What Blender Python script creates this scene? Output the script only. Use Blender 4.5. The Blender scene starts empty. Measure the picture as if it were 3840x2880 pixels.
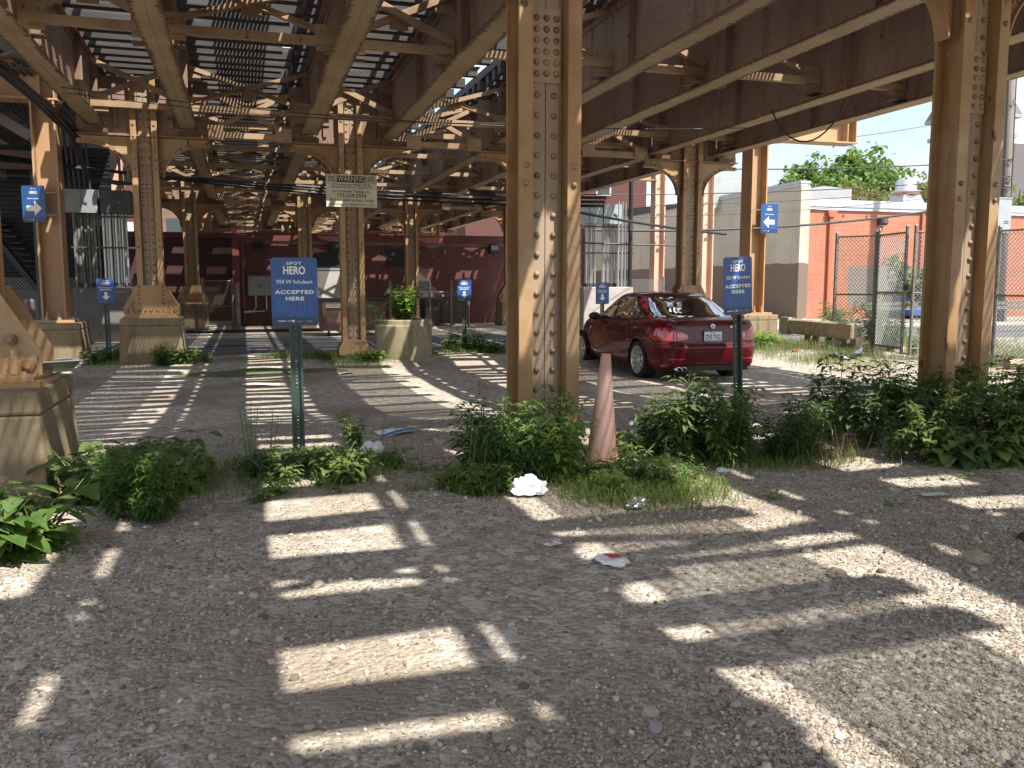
import bpy, bmesh, math, random
import numpy as np
from mathutils import Vector, Matrix
R = math.radians
S = bpy.context.scene
COL = S.collection

# ---------------------------------------------------------------- camera, sky, sun, exposure
cam_d = bpy.data.cameras.new('camera'); cam = bpy.data.objects.new('camera', cam_d); COL.objects.link(cam)
cam_d.sensor_width = 36; cam_d.lens = 36 * 3250 / 3840; cam_d.clip_start = .05; cam_d.clip_end = 2000
YAW, PITCH = .298, math.atan(370 / 3250)
cam.location = (0, 0, 1.30); cam.rotation_euler = (math.pi / 2 - PITCH, 0, -YAW)
S.camera = cam
SUN_DIR = Vector((-.555, 1, -1.667)).normalized()          # the way the light travels
W = bpy.data.worlds.new('World'); S.world = W; W.use_nodes = True
nt = W.node_tree; nt.nodes.clear()
out = nt.nodes.new('ShaderNodeOutputWorld'); bg = nt.nodes.new('ShaderNodeBackground')
sky = nt.nodes.new('ShaderNodeTexSky'); sky.sky_type = 'NISHITA'; sky.sun_disc = False
sky.sun_elevation = math.asin(-SUN_DIR.z); sky.sun_rotation = math.atan2(-SUN_DIR.x, -SUN_DIR.y)
sky.dust_density = 1.5; sky.air_density = 1.0
tc = nt.nodes.new('ShaderNodeTexCoord'); mp = nt.nodes.new('ShaderNodeMapping'); mp.inputs['Scale'].default_value = (1, 1, 2.6)
nz = nt.nodes.new('ShaderNodeTexNoise'); nz.inputs['Scale'].default_value = 2.6; nz.inputs['Detail'].default_value = 7
rp = nt.nodes.new('ShaderNodeValToRGB'); rp.color_ramp.elements[0].position = .44; rp.color_ramp.elements[1].position = .70
rp.color_ramp.elements[0].color = (.14, .14, .14, 1); rp.color_ramp.elements[1].color = (.9, .9, .9, 1)
mx = nt.nodes.new('ShaderNodeMix'); mx.data_type = 'RGBA'; mx.inputs['B'].default_value = (8.2, 8.3, 8.5, 1)
L = nt.links.new
L(tc.outputs['Generated'], mp.inputs['Vector']); L(mp.outputs[0], nz.inputs['Vector']); L(nz.outputs['Fac'], rp.inputs[0])
L(rp.outputs[0], mx.inputs['Factor']); L(sky.outputs[0], mx.inputs['A']); L(mx.outputs['Result'], bg.inputs['Color'])
bg.inputs['Strength'].default_value = .115; L(bg.outputs[0], out.inputs[0])
sd = bpy.data.lights.new('sun', 'SUN'); sd.energy = 5.0; sd.angle = R(.53); sd.color = (1, .95, .875)
so = bpy.data.objects.new('sun', sd); COL.objects.link(so); so.rotation_euler = SUN_DIR.to_track_quat('-Z', 'Y').to_euler()
S.view_settings.view_transform = 'Standard'; S.view_settings.look = 'None'; S.view_settings.gamma = 1
S.view_settings.exposure = 1.05; S.view_settings.use_curve_mapping = False
S.render.engine = 'CYCLES'
S.cycles.max_bounces = 8; S.cycles.diffuse_bounces = 5; S.cycles.transparent_max_bounces = 16
S.cycles.use_denoising = True

rng = random.Random(7)
NR = np.random.default_rng(11)

# ---------------------------------------------------------------- materials
def mat(name, col, rough=.7, metal=0, layers=(), bump=None, streak=None, spec=.5, coat=0):
    """layers: (noise scale, colour, low, high[, axis scale]) laid over the base colour by world position."""
    m = bpy.data.materials.new(name); m.use_nodes = True; n = m.node_tree.nodes; l = m.node_tree.links.new
    p = n['Principled BSDF']; p.inputs['Roughness'].default_value = rough; p.inputs['Metallic'].default_value = metal
    p.inputs['Specular IOR Level'].default_value = spec
    if coat: p.inputs['Coat Weight'].default_value = coat; p.inputs['Coat Roughness'].default_value = .03
    p.inputs['Base Color'].default_value = (*col, 1)
    if layers or bump:
        g = n.new('ShaderNodeNewGeometry')
    cur = None
    for ly in layers:
        sc, c2, lo, hi = ly[:4]; ax = ly[4] if len(ly) > 4 else (1, 1, 1)
        mpn = n.new('ShaderNodeMapping'); mpn.inputs['Scale'].default_value = ax
        l(g.outputs['Position'], mpn.inputs['Vector'])
        t = n.new('ShaderNodeTexNoise'); t.inputs['Scale'].default_value = sc; t.inputs['Detail'].default_value = 6; t.inputs['Roughness'].default_value = .62
        l(mpn.outputs[0], t.inputs['Vector'])
        r = n.new('ShaderNodeMapRange'); r.inputs['From Min'].default_value = lo; r.inputs['From Max'].default_value = hi
        l(t.outputs['Fac'], r.inputs['Value'])
        x = n.new('ShaderNodeMix'); x.data_type = 'RGBA'
        if cur is None: x.inputs['A'].default_value = (*col, 1)
        else: l(cur, x.inputs['A'])
        x.inputs['B'].default_value = (*c2, 1); l(r.outputs[0], x.inputs['Factor']); cur = x.outputs['Result']
    if cur is not None: l(cur, p.inputs['Base Color'])
    if bump:
        t = n.new('ShaderNodeTexNoise'); t.inputs['Scale'].default_value = bump[0]; t.inputs['Detail'].default_value = 5
        l(g.outputs['Position'], t.inputs['Vector'])
        b = n.new('ShaderNodeBump'); b.inputs['Strength'].default_value = bump[1]; b.inputs['Distance'].default_value = bump[2] if len(bump) > 2 else .02
        l(t.outputs['Fac'], b.inputs['Height']); l(b.outputs[0], p.inputs['Normal'])
    return m

RUST = (.075, .032, .014)
M = {}
M['column'] = mat('column paint', (.35, .215, .098), .55, layers=[(.7, (.36, .255, .155), .47, .66), (1.7, (.27, .145, .055), .45, .66), (5, (.20, .095, .035), .53, .72, (1, 1, .09)), (7, RUST, .645, .69, (1, 1, .5)), (24, (.42, .32, .20), .62, .75), (40, (.10, .05, .025), .68, .73)], bump=(38, .25, .004))
M['rivet'] = mat('rivet paint', (.31, .195, .10), .45, layers=[(9, (.13, .065, .03), .42, .62)])
M['webpaint'] = mat('faded column paint', (.32, .24, .17), .55, layers=[(.9, (.28, .19, .115), .42, .66), (5, (.20, .11, .05), .56, .74, (1, 1, .08)), (8, RUST, .66, .71)], bump=(38, .25, .004))
M['brickshade'] = mat('shade-toned red brick', (.07, .026, .024), .9, layers=[(2.5, (.05, .02, .018), .4, .62)])  # copy of the red brick, darkened to put the wing's shade into the colour
M['mortarshade'] = mat('shade-toned mortar', (.10, .075, .065), .95)  # mortar for that copy, with the shade in its colour too
M['girder'] = mat('girder paint', (.25, .165, .12), .6, layers=[(.9, (.175, .11, .075), .4, .65), (4, (.15, .075, .04), .50, .72, (1, 1, .10)), (7, RUST, .62, .70)], bump=(30, .2, .004))
M['brace'] = mat('brace paint', (.34, .235, .14), .6, layers=[(1.6, (.22, .135, .07), .42, .66), (10, RUST, .62, .74)])
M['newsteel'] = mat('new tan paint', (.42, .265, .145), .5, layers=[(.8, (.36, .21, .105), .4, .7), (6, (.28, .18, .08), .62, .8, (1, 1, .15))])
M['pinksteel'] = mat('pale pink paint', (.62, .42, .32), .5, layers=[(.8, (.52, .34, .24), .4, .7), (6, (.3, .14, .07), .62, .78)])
M['concrete'] = mat('concrete', (.265, .205, .125), .9, layers=[(1.5, (.19, .14, .08), .4, .65), (5, (.115, .085, .05), .5, .72, (1, 1, .12)), (14, (.35, .295, .21), .6, .75), (3.3, (.08, .06, .04), .60, .72)], bump=(40, .4, .01))
M['darkconcrete'] = mat('painted concrete', (.17, .155, .15), .85, layers=[(2, (.13, .115, .11), .4, .65), (5, (.24, .22, .2), .6, .75, (1, 1, .2))], bump=(30, .3, .006))
M['paleconcrete'] = mat('pale concrete', (.40, .37, .335), .85, layers=[(2, (.33, .30, .27), .4, .65)], bump=(30, .3, .006))
M['tie'] = mat('creosoted timber', (.045, .04, .038), .85, layers=[(3, (.11, .10, .095), .5, .75, (.25, 4, 4)), (20, (.04, .034, .03), .5, .7, (.1, 1, 1))], bump=(30, .4, .01))
M['rail'] = mat('rail steel', (.10, .07, .05), .5, .5)
M['grating'] = mat('galvanised grating', (.36, .36, .36), .5, .5)
M['wire'] = mat('black cable', (.012, .012, .013), .45)
M['gravel'] = None
M['brick'] = mat('red brick', (.125, .042, .037), .88, layers=[(2.5, (.095, .032, .03), .4, .62), (1.7, (.16, .06, .05), .55, .75)], bump=(60, .4, .006))
M['mortar'] = mat('mortar', (.22, .165, .145), .95, layers=[(3, (.15, .11, .095), .4, .7)])
M['redtrim'] = mat('red painted metal', (.125, .03, .03), .5, layers=[(3, (.09, .02, .02), .4, .7)])
M['black'] = mat('black metal', (.014, .014, .015), .5)
M['darkgrey'] = mat('dark grey metal', (.06, .062, .07), .5, layers=[(3, (.04, .04, .045), .4, .7)])
M['cabinet'] = mat('grey cabinet', (.25, .265, .28), .45, layers=[(2.5, (.19, .2, .215), .4, .7), (6, (.13, .12, .11), .62, .78, (1, 1, .1))])
M['conduit'] = mat('galvanised conduit', (.45, .46, .47), .35, .75)
M['galv'] = mat('galvanised steel', (.20, .20, .185), .55, .3, layers=[(6, (.09, .085, .075), .45, .7)])
M['fencewire'] = mat('fence wire', (.30, .31, .30), .45, .5)
M['oldfence'] = mat('rusty fence pipe', (.16, .125, .09), .6, .3, layers=[(8, (.16, .08, .04), .5, .7)])
M['signblue'] = mat('blue sign sheet', (.012, .072, .25), .4)
M['signring'] = mat('lighter blue sign print', (.022, .095, .30), .4)
M['signstrip'] = mat('navy sign strip', (.012, .04, .10), .4)
M['white'] = mat('white print', (.75, .75, .73), .5)
M['post'] = mat('green sign post', (.025, .05, .04), .5, layers=[(6, (.04, .065, .055), .45, .7)])
M['cream'] = mat('cream sign sheet', (.60, .55, .43), .5, layers=[(3, (.5, .44, .33), .45, .7)])
M['print'] = mat('black print', (.02, .018, .016), .6)
M['stem'] = mat('weed stem', (.11, .14, .05), .7)
M['bark'] = mat('bark', (.12, .095, .07), .9, layers=[(6, (.06, .045, .035), .45, .7)])
M['timber'] = mat('weathered timber', (.36, .29, .21), .9, layers=[(3, (.24, .185, .13), .4, .65, (.3, 3, 3)), (6, (.08, .05, .03), .6, .75)], bump=(20, .5, .01))
M['pole'] = mat('grey pole wood', (.17, .15, .13), .9, layers=[(5, (.10, .085, .07), .45, .7, (3, 3, .1))], bump=(20, .6, .01))
M['cone'] = mat('faded pink plastic', (.46, .265, .21), .6, layers=[(2, (.52, .34, .28), .4, .7), (9, (.35, .17, .12), .62, .75)])
M['tornred'] = mat('red plastic inside', (.30, .012, .016), .5)
M['paper'] = mat('white paper', (.78, .78, .78), .8)
M['foil'] = mat('foil', (.7, .7, .72), .25, .9)
M['paperblue'] = mat('blue print', (.05, .17, .45), .6)
M['paperred'] = mat('red print', (.5, .07, .08), .6)
M['clear'] = None
M['cap'] = mat('orange cap', (.75, .12, .03), .4)
M['pigeon'] = mat('pigeon grey', (.10, .11, .13), .7, layers=[(9, (.04, .045, .055), .5, .6)])
M['pigeonwhite'] = mat('pigeon pale feathers', (.55, .56, .58), .7)
M['dumpster'] = mat('brown dumpster', (.16, .095, .075), .55, layers=[(3, (.12, .065, .05), .4, .65), (6, RUST, .64, .76)])
M['bluebin'] = mat('blue dumpster', (.02, .09, .36), .5, layers=[(3, (.03, .12, .4), .5, .7)])
M['yellow'] = mat('yellow sticker', (.7, .5, .05), .5)
M['slate'] = mat('slate roof', (.13, .12, .12), .8, layers=[(4, (.09, .085, .085), .45, .65, (1, 1, 6))])
M['churchbrick'] = mat('church brick', (.34, .115, .085), .9, layers=[(4, (.27, .085, .065), .45, .65)])
M['churchstone'] = mat('grey belfry', (.26, .27, .28), .8)
M['flash'] = mat('white flashing', (.44, .46, .50), .5, layers=[(2, (.34, .36, .41), .42, .68)])
M['hvac'] = mat('rooftop metal', (.33, .37, .375), .5, .2, layers=[(1.5, (.27, .30, .31), .4, .7)])
M['steelshine'] = mat('bright vent steel', (.5, .5, .5), .3, .7)
M['orangecol'] = mat('orange trim paint', (.36, .11, .06), .7)
M['glassdark'] = mat('window glass', (.02, .025, .03), .05, spec=.8)
M['sidingdark'] = mat('dark siding', (.03, .032, .036), .6)
M['deckcon'] = mat('precast deck concrete', (.20, .20, .195), .9, layers=[(1.2, (.14, .14, .14), .4, .65)])
M['houseBrick'] = mat('dark brick front', (.10, .04, .034), .9, layers=[(8, (.08, .03, .026), .45, .65)])  # one dark brick colour shared by both far brick fronts
M['lightgreen'] = mat('pale plastic', (.5, .62, .5), .5)

def paint_mask(name, base, cover, lo, hi, layers, bump):
    """a wall paint with a cover-up coat rolled on inside one world-space rectangle (lo..hi), edge a little ragged."""
    m = mat(name, base, .88, layers=layers, bump=bump)
    n = m.node_tree.nodes; l = m.node_tree.links.new; p = n['Principled BSDF']
    old = p.inputs['Base Color'].links[0].from_socket
    g = n.new('ShaderNodeNewGeometry'); nzz = n.new('ShaderNodeTexNoise'); nzz.inputs['Scale'].default_value = 1.6
    l(g.outputs['Position'], nzz.inputs['Vector'])
    vs = n.new('ShaderNodeVectorMath'); vs.operation = 'SCALE'; vs.inputs['Scale'].default_value = .22; l(nzz.outputs['Color'], vs.inputs[0])
    va = n.new('ShaderNodeVectorMath'); va.operation = 'ADD'; l(g.outputs['Position'], va.inputs[0]); l(vs.outputs[0], va.inputs[1])
    sx = n.new('ShaderNodeSeparateXYZ'); l(va.outputs[0], sx.inputs[0])
    cur = None
    for k in range(3):
        for lim, op in ((lo[k], 'GREATER_THAN'), (hi[k], 'LESS_THAN')):
            if lim is None: continue
            c = n.new('ShaderNodeMath'); c.operation = op; c.inputs[1].default_value = lim; l(sx.outputs[k], c.inputs[0])
            if cur is None: cur = c.outputs[0]
            else:
                mm = n.new('ShaderNodeMath'); mm.operation = 'MULTIPLY'; l(cur, mm.inputs[0]); l(c.outputs[0], mm.inputs[1]); cur = mm.outputs[0]
    x = n.new('ShaderNodeMix'); x.data_type = 'RGBA'; l(old, x.inputs['A']); x.inputs['B'].default_value = (*cover, 1); l(cur, x.inputs['Factor'])
    l(x.outputs['Result'], p.inputs['Base Color'])
    return m
M['orange'] = paint_mask('orange block paint', (.40, .165, .105), (.20, .17, .155), (25.2, None, .55), (33.2, None, 2.25),
                         [(1.2, (.35, .14, .085), .4, .65), (5, (.44, .20, .135), .6, .75)], (50, .3, .006))
M['beige'] = paint_mask('beige block paint', (.47, .42, .34), (.17, .125, .095), (None, None, .0), (None, None, 2.35),
                        [(.8, (.40, .355, .285), .4, .65), (3, (.30, .26, .2), .58, .76, (1, 1, .12))], (50, .3, .006))

def flange_mat():
    m = mat('flange paint', (.35, .265, .15), .65, layers=[(1.2, (.27, .19, .10), .4, .65)])
    n = m.node_tree.nodes; l = m.node_tree.links.new; p = n['Principled BSDF']
    old = p.inputs['Base Color'].links[0].from_socket
    t = n.new('ShaderNodeTexCoord'); sx = n.new('ShaderNodeSeparateXYZ'); l(t.outputs['Object'], sx.inputs[0])
    ab = n.new('ShaderNodeMath'); ab.operation = 'ABSOLUTE'; l(sx.outputs[0], ab.inputs[0])
    g = n.new('ShaderNodeNewGeometry'); mp1 = n.new('ShaderNodeMapping'); mp1.inputs['Scale'].default_value = (2.5, 26, 2.5); l(g.outputs['Position'], mp1.inputs[0])
    z1 = n.new('ShaderNodeTexNoise'); z1.inputs['Scale'].default_value = 1; z1.inputs['Detail'].default_value = 4; l(mp1.outputs[0], z1.inputs['Vector'])
    z2 = n.new('ShaderNodeTexNoise'); z2.inputs['Scale'].default_value = .8; l(g.outputs['Position'], z2.inputs['Vector'])
    a1 = n.new('ShaderNodeMath'); a1.operation = 'MULTIPLY_ADD'; a1.inputs[1].default_value = .20; l(z1.outputs['Fac'], a1.inputs[0]); l(ab.outputs[0], a1.inputs[2])
    a2 = n.new('ShaderNodeMath'); a2.operation = 'MULTIPLY_ADD'; a2.inputs[1].default_value = .14; l(z2.outputs['Fac'], a2.inputs[0]); l(a1.outputs[0], a2.inputs[2])
    r = n.new('ShaderNodeMapRange'); r.inputs['From Min'].default_value = .285; r.inputs['From Max'].default_value = .305; l(a2.outputs[0], r.inputs[0])
    x = n.new('ShaderNodeMix'); x.data_type = 'RGBA'; l(old, x.inputs['A']); x.inputs['B'].default_value = (.10, .052, .025, 1); l(r.outputs[0], x.inputs['Factor'])
    l(x.outputs['Result'], p.inputs['Base Color'])
    return m
M['flange'] = flange_mat()

def leaf_mat(name, c, c2, trans=.35):
    m = bpy.data.materials.new(name); m.use_nodes = True; n = m.node_tree.nodes; l = m.node_tree.links.new
    p = n['Principled BSDF']; p.inputs['Roughness'].default_value = .5; p.inputs['Specular IOR Level'].default_value = .35
    g = n.new('ShaderNodeNewGeometry'); t = n.new('ShaderNodeTexNoise'); t.inputs['Scale'].default_value = 9; t.inputs['Detail'].default_value = 2
    l(g.outputs['Position'], t.inputs['Vector'])
    r = n.new('ShaderNodeMapRange'); r.inputs['From Min'].default_value = .35; r.inputs['From Max'].default_value = .65; l(t.outputs['Fac'], r.inputs[0])
    x = n.new('ShaderNodeMix'); x.data_type = 'RGBA'; x.inputs['A'].default_value = (*c, 1); x.inputs['B'].default_value = (*c2, 1); l(r.outputs[0], x.inputs['Factor'])
    oi = n.new('ShaderNodeObjectInfo'); hs = n.new('ShaderNodeHueSaturation'); l(x.outputs['Result'], hs.inputs['Color'])
    for k_, (a_, b_) in (('Hue', (.47, .515)), ('Saturation', (.75, 1.05)), ('Value', (.7, 1.35))):
        mr = n.new('ShaderNodeMapRange'); mr.inputs['To Min'].default_value = a_; mr.inputs['To Max'].default_value = b_
        mu = n.new('ShaderNodeMath'); mu.operation = 'MULTIPLY'; mu.inputs[1].default_value = {'Hue': 1, 'Saturation': 7.3, 'Value': 3.7}[k_]; fr = n.new('ShaderNodeMath'); fr.operation = 'FRACT'
        l(oi.outputs['Random'], mu.inputs[0]); l(mu.outputs[0], fr.inputs[0]); l(fr.outputs[0], mr.inputs[0]); l(mr.outputs[0], hs.inputs[k_])
    x = hs; x_out = hs.outputs['Color']; l(x_out, p.inputs['Base Color'])
    tr = n.new('ShaderNodeBsdfTranslucent'); br = n.new('ShaderNodeMix'); br.data_type = 'RGBA'; br.inputs['Factor'].default_value = .5
    l(x_out, br.inputs['A']); br.inputs['B'].default_value = (c2[0] * 1.8, c2[1] * 1.7, c2[2] * .6, 1); l(br.outputs['Result'], tr.inputs['Color'])
    ms = n.new('ShaderNodeMixShader'); ms.inputs[0].default_value = trans; o = n['Material Output']
    l(p.outputs[0], ms.inputs[1]); l(tr.outputs[0], ms.inputs[2]); l(ms.outputs[0], o.inputs['Surface'])
    return m
M['leaf'] = leaf_mat('weed leaf', (.105, .195, .035), (.165, .265, .055), .45)
M['leafdark'] = leaf_mat('dark weed leaf', (.055, .125, .028), (.10, .185, .042), .40)
M['grass'] = leaf_mat('grass blade', (.12, .185, .04), (.19, .24, .07))
M['treeleaf'] = leaf_mat('tree leaf', (.07, .135, .03), (.115, .185, .04))
M['treeyellow'] = leaf_mat('yellowish tree leaf', (.15, .17, .04), (.21, .20, .06))
M['drygrass'] = leaf_mat('dry grass blade', (.19, .18, .07), (.27, .25, .11))

def glass_mat(name, tint, mixf):
    m = bpy.data.materials.new(name); m.use_nodes = True; n = m.node_tree.nodes; l = m.node_tree.links.new
    n.remove(n['Principled BSDF'])
    tr = n.new('ShaderNodeBsdfTransparent'); tr.inputs[0].default_value = (*tint, 1)
    gl = n.new('ShaderNodeBsdfGlossy'); gl.inputs['Roughness'].default_value = .02; gl.inputs[0].default_value = (.9, .95, .95, 1)
    fr = n.new('ShaderNodeFresnel'); fr.inputs[0].default_value = 1.5
    ad = n.new('ShaderNodeMath'); ad.operation = 'ADD'; ad.use_clamp = True; ad.inputs[1].default_value = mixf; l(fr.outputs[0], ad.inputs[0])
    ms = n.new('ShaderNodeMixShader'); l(ad.outputs[0], ms.inputs[0]); l(tr.outputs[0], ms.inputs[1]); l(gl.outputs[0], ms.inputs[2])
    l(ms.outputs[0], n['Material Output'].inputs[0]); return m
M['clear'] = glass_mat('clear plastic', (.88, .9, .9), .08)
M['carglass'] = glass_mat('car glass', (.34, .40, .37), -.035)

# ---------------------------------------------------------------- object helpers
def tag(o, label=None, cat=None, group=None, kind=None):
    if label: o['label'] = label
    if cat: o['category'] = cat
    if group: o['group'] = group
    if kind: o['kind'] = kind
    return o
def thing(name, label, cat, loc=(0, 0, 0), rz=0, group=None):
    o = bpy.data.objects.new(name, None); COL.objects.link(o); o.location = loc; o.rotation_euler = (0, 0, rz); o.empty_display_size = .1
    return tag(o, label, cat, group)
def link(name, me, parent=None, loc=None, rot=None):
    o = bpy.data.objects.new(name, me); COL.objects.link(o)
    if parent: o.parent = parent
    if loc is not None: o.location = loc
    if rot is not None: o.rotation_euler = rot
    return o
def dup(root, loc=None, rz=None, label=None, group=None):
    def cp(o, par):
        c = o.copy(); COL.objects.link(c); c.parent = par
        for ch in o.children: cp(ch, c)
        return c
    c = cp(root, None)
    if loc is not None: c.location = loc
    if rz is not None: c.rotation_euler = (0, 0, rz)
    if label: c['label'] = label
    if group: c['group'] = group
    return c

class MB:
    """collects solids and turns them into one mesh"""
    def __init__(s): s.v = []; s.f = []
    def add(s, v, f):
        b = len(s.v); s.v += [tuple(p) for p in v]; s.f += [tuple(i + b for i in q) for q in f]; return s
    def box(s, x0, x1, y0, y1, z0, z1):
        return s.add([(x0, y0, z0), (x1, y0, z0), (x1, y1, z0), (x0, y1, z0), (x0, y0, z1), (x1, y0, z1), (x1, y1, z1), (x0, y1, z1)],
                     [(0, 3, 2, 1), (4, 5, 6, 7), (0, 1, 5, 4), (1, 2, 6, 5), (2, 3, 7, 6), (3, 0, 4, 7)])
    def frustum(s, a, b):                      # a, b: (x0,x1,y0,y1,z)
        v = [(q[i], q[j], q[4]) for q in (a, b) for i, j in ((0, 2), (1, 2), (1, 3), (0, 3))]
        return s.add(v, [(0, 3, 2, 1), (4, 5, 6, 7), (0, 1, 5, 4), (1, 2, 6, 5), (2, 3, 7, 6), (3, 0, 4, 7)])
    def prism(s, poly, d0, d1, axis='z'):      # polygon in the other two axes, counter-clockwise
        n = len(poly)
        def P(a, b, c): return {'z': (a, b, c), 'y': (a, c, b), 'x': (c, a, b)}[axis]
        v = [P(a, b, d0) for a, b in poly] + [P(a, b, d1) for a, b in poly]
        f = [tuple(range(n))[::-1], tuple(range(n, 2 * n))] + [(i, (i + 1) % n, (i + 1) % n + n, i + n) for i in range(n)]
        if axis == 'y': f = [q[::-1] for q in f]
        return s.add(v, f)
    def beam(s, p, q, w, h, up=(0, 0, 1)):     # rectangular bar from p to q
        p, q = Vector(p), Vector(q); d = (q - p).normalized(); u = Vector(up); r = d.cross(u)
        if r.length < 1e-4: r = d.cross(Vector((1, 0, 0)))
        r.normalize(); u = r.cross(d); c = [(-1, -1), (1, -1), (1, 1), (-1, 1)]
        v = [e + r * (a * w / 2) + u * (b * h / 2) for e in (p, q) for a, b in c]
        return s.add(v, [(0, 1, 2, 3)[::-1], (4, 5, 6, 7), (0, 1, 5, 4), (1, 2, 6, 5), (2, 3, 7, 6), (3, 0, 4, 7)])
    def angle(s, p, q, w, t=.012, up=(0, 0, 1)):  # L-section bar
        p, q = Vector(p), Vector(q); d = (q - p).normalized(); r = d.cross(Vector(up)).normalized(); u = r.cross(d)
        s.beam(p, q, w, t, up); return s.beam(p + r * (w / 2 - t / 2) + u * (w / 2), q + r * (w / 2 - t / 2) + u * (w / 2), t, w - t, up)
    def tube(s, pts, r, n=6, cap=True):
        pts = [Vector(p) for p in pts]; rs = r if hasattr(r, '__len__') else [r] * len(pts); rings = []
        prev = None
        for i, p in enumerate(pts):
            d = (pts[min(i + 1, len(pts) - 1)] - pts[max(i - 1, 0)]).normalized()
            a = prev if prev is not None and abs(prev.dot(d)) < .9 else (Vector((0, 0, 1)) if abs(d.z) < .9 else Vector((1, 0, 0)))
            u = d.cross(a).normalized(); w = u.cross(d).normalized(); prev = w
            rings.append([p + (u * math.cos(t) + w * math.sin(t)) * rs[i] for t in [2 * math.pi * k / n for k in range(n)]])
        v = [x for ring in rings for x in ring]; f = []
        for i in range(len(pts) - 1):
            for k in range(n): f.append((i * n + k, i * n + (k + 1) % n, (i + 1) * n + (k + 1) % n, (i + 1) * n + k))
        if cap: f += [tuple(range(n))[::-1], tuple(range((len(pts) - 1) * n, len(pts) * n))]
        return s.add(v, f)
    def lathe(s, prof, n=24, axis='z', c=(0, 0, 0)):   # prof: (radius, height)
        v = []; f = []
        for r, h in prof:
            for k in range(n):
                a = 2 * math.pi * k / n; x, y = r * math.cos(a), r * math.sin(a)
                p = (x, y, h) if axis == 'z' else ((x, h, y) if axis == 'y' else (h, x, y))
                v.append((p[0] + c[0], p[1] + c[1], p[2] + c[2]))
        for i in range(len(prof) - 1):
            for k in range(n): f.append((i * n + k, i * n + (k + 1) % n, (i + 1) * n + (k + 1) % n, (i + 1) * n + k))
        return s.add(v, f)
    def dome(s, p, r, ax=(0, -1, 0), n=6):             # a rivet head
        ax = Vector(ax).normalized(); u = ax.orthogonal().normalized(); w = ax.cross(u); p = Vector(p); v = []; f = []
        for rr, h in ((1, 0), (.8, .5)):
            v += [p + (u * math.cos(2 * math.pi * k / n) + w * math.sin(2 * math.pi * k / n)) * r * rr + ax * r * h for k in range(n)]
        v.append(p + ax * r * .78)
        for k in range(n): f += [(k, (k + 1) % n, n + (k + 1) % n, n + k), (n + k, n + (k + 1) % n, 2 * n)]
        return s.add(v, f)
    def mesh(s, name, m=None, smooth=False):
        me = bpy.data.meshes.new(name); me.from_pydata(s.v, [], s.f)
        if m: me.materials.append(M[m] if isinstance(m, str) else m)
        if smooth: me.shade_smooth()
        me.update(); return me
    def build(s, name, m, parent=None, loc=None, rot=None, smooth=False, kind=None, label=None):
        o = link(name, s.mesh(name, m, smooth), parent, loc, rot); return tag(o, label, None, None, kind)

def np_mesh(name, v, f, m, smooth=False):
    """v (n,3), f (k,3) or (k,4) arrays"""
    me = bpy.data.meshes.new(name); k = f.shape[1]
    me.vertices.add(len(v)); me.vertices.foreach_set('co', np.ascontiguousarray(v, dtype=np.float32).ravel())
    me.loops.add(f.size); me.loops.foreach_set('vertex_index', np.ascontiguousarray(f, dtype=np.int32).ravel())
    me.polygons.add(len(f)); me.polygons.foreach_set('loop_start', np.arange(0, f.size, k, dtype=np.int32))
    me.polygons.foreach_set('use_smooth', np.full(len(f), smooth, dtype=bool))
    me.update(calc_edges=True); me.validate()
    if m: me.materials.append(M[m] if isinstance(m, str) else m)
    return me
def text(s, size, m, parent, loc, bold=0, sx=1, space=1, align='CENTER', name='lettering', rot=(math.pi / 2, 0, 0), ext=.0006):
    c = bpy.data.curves.new(name, 'FONT'); c.body = s; c.size = size; c.align_x = align; c.align_y = 'CENTER'
    c.offset = bold; c.space_character = space; c.extrude = ext; c.resolution_u = 3; c.materials.append(M[m])
    o = bpy.data.objects.new(name, c); COL.objects.link(o); o.parent = parent; o.location = loc; o.rotation_euler = rot; o.scale = (sx, 1, 1)
    return o
def catenary(p, q, sag, n=14):
    p, q = Vector(p), Vector(q)
    return [p.lerp(q, i / n) - Vector((0, 0, sag * 4 * (i / n) * (1 - i / n))) for i in range(n + 1)]
def sst(a, b, x):
    t = np.clip((x - a) / (b - a), 0, 1); return t * t * (3 - 2 * t)
def gz(x, y):
    """height of the lot: a little higher near the camera, sunk where cars park, a low strip at the second row of columns"""
    x = np.asarray(x, float); y = np.asarray(y, float)
    z = .08 - .30 * sst(6.2, 11.5, y) + .14 * sst(14.8, 16.4, y) - .055 * sst(18.0, 18.7, y)
    n = .012 * np.sin(1.7 * x + .6 * y) * np.sin(1.1 * y - .4 * x) + .008 * np.sin(4.3 * x + 1.3) * np.sin(3.7 * y + .5 * x)
    return z + n * (1 - sst(17.6, 18.6, y)) * (1 - sst(20, 30, np.abs(x)))
def G(x, y): return float(gz(x, y))

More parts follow.
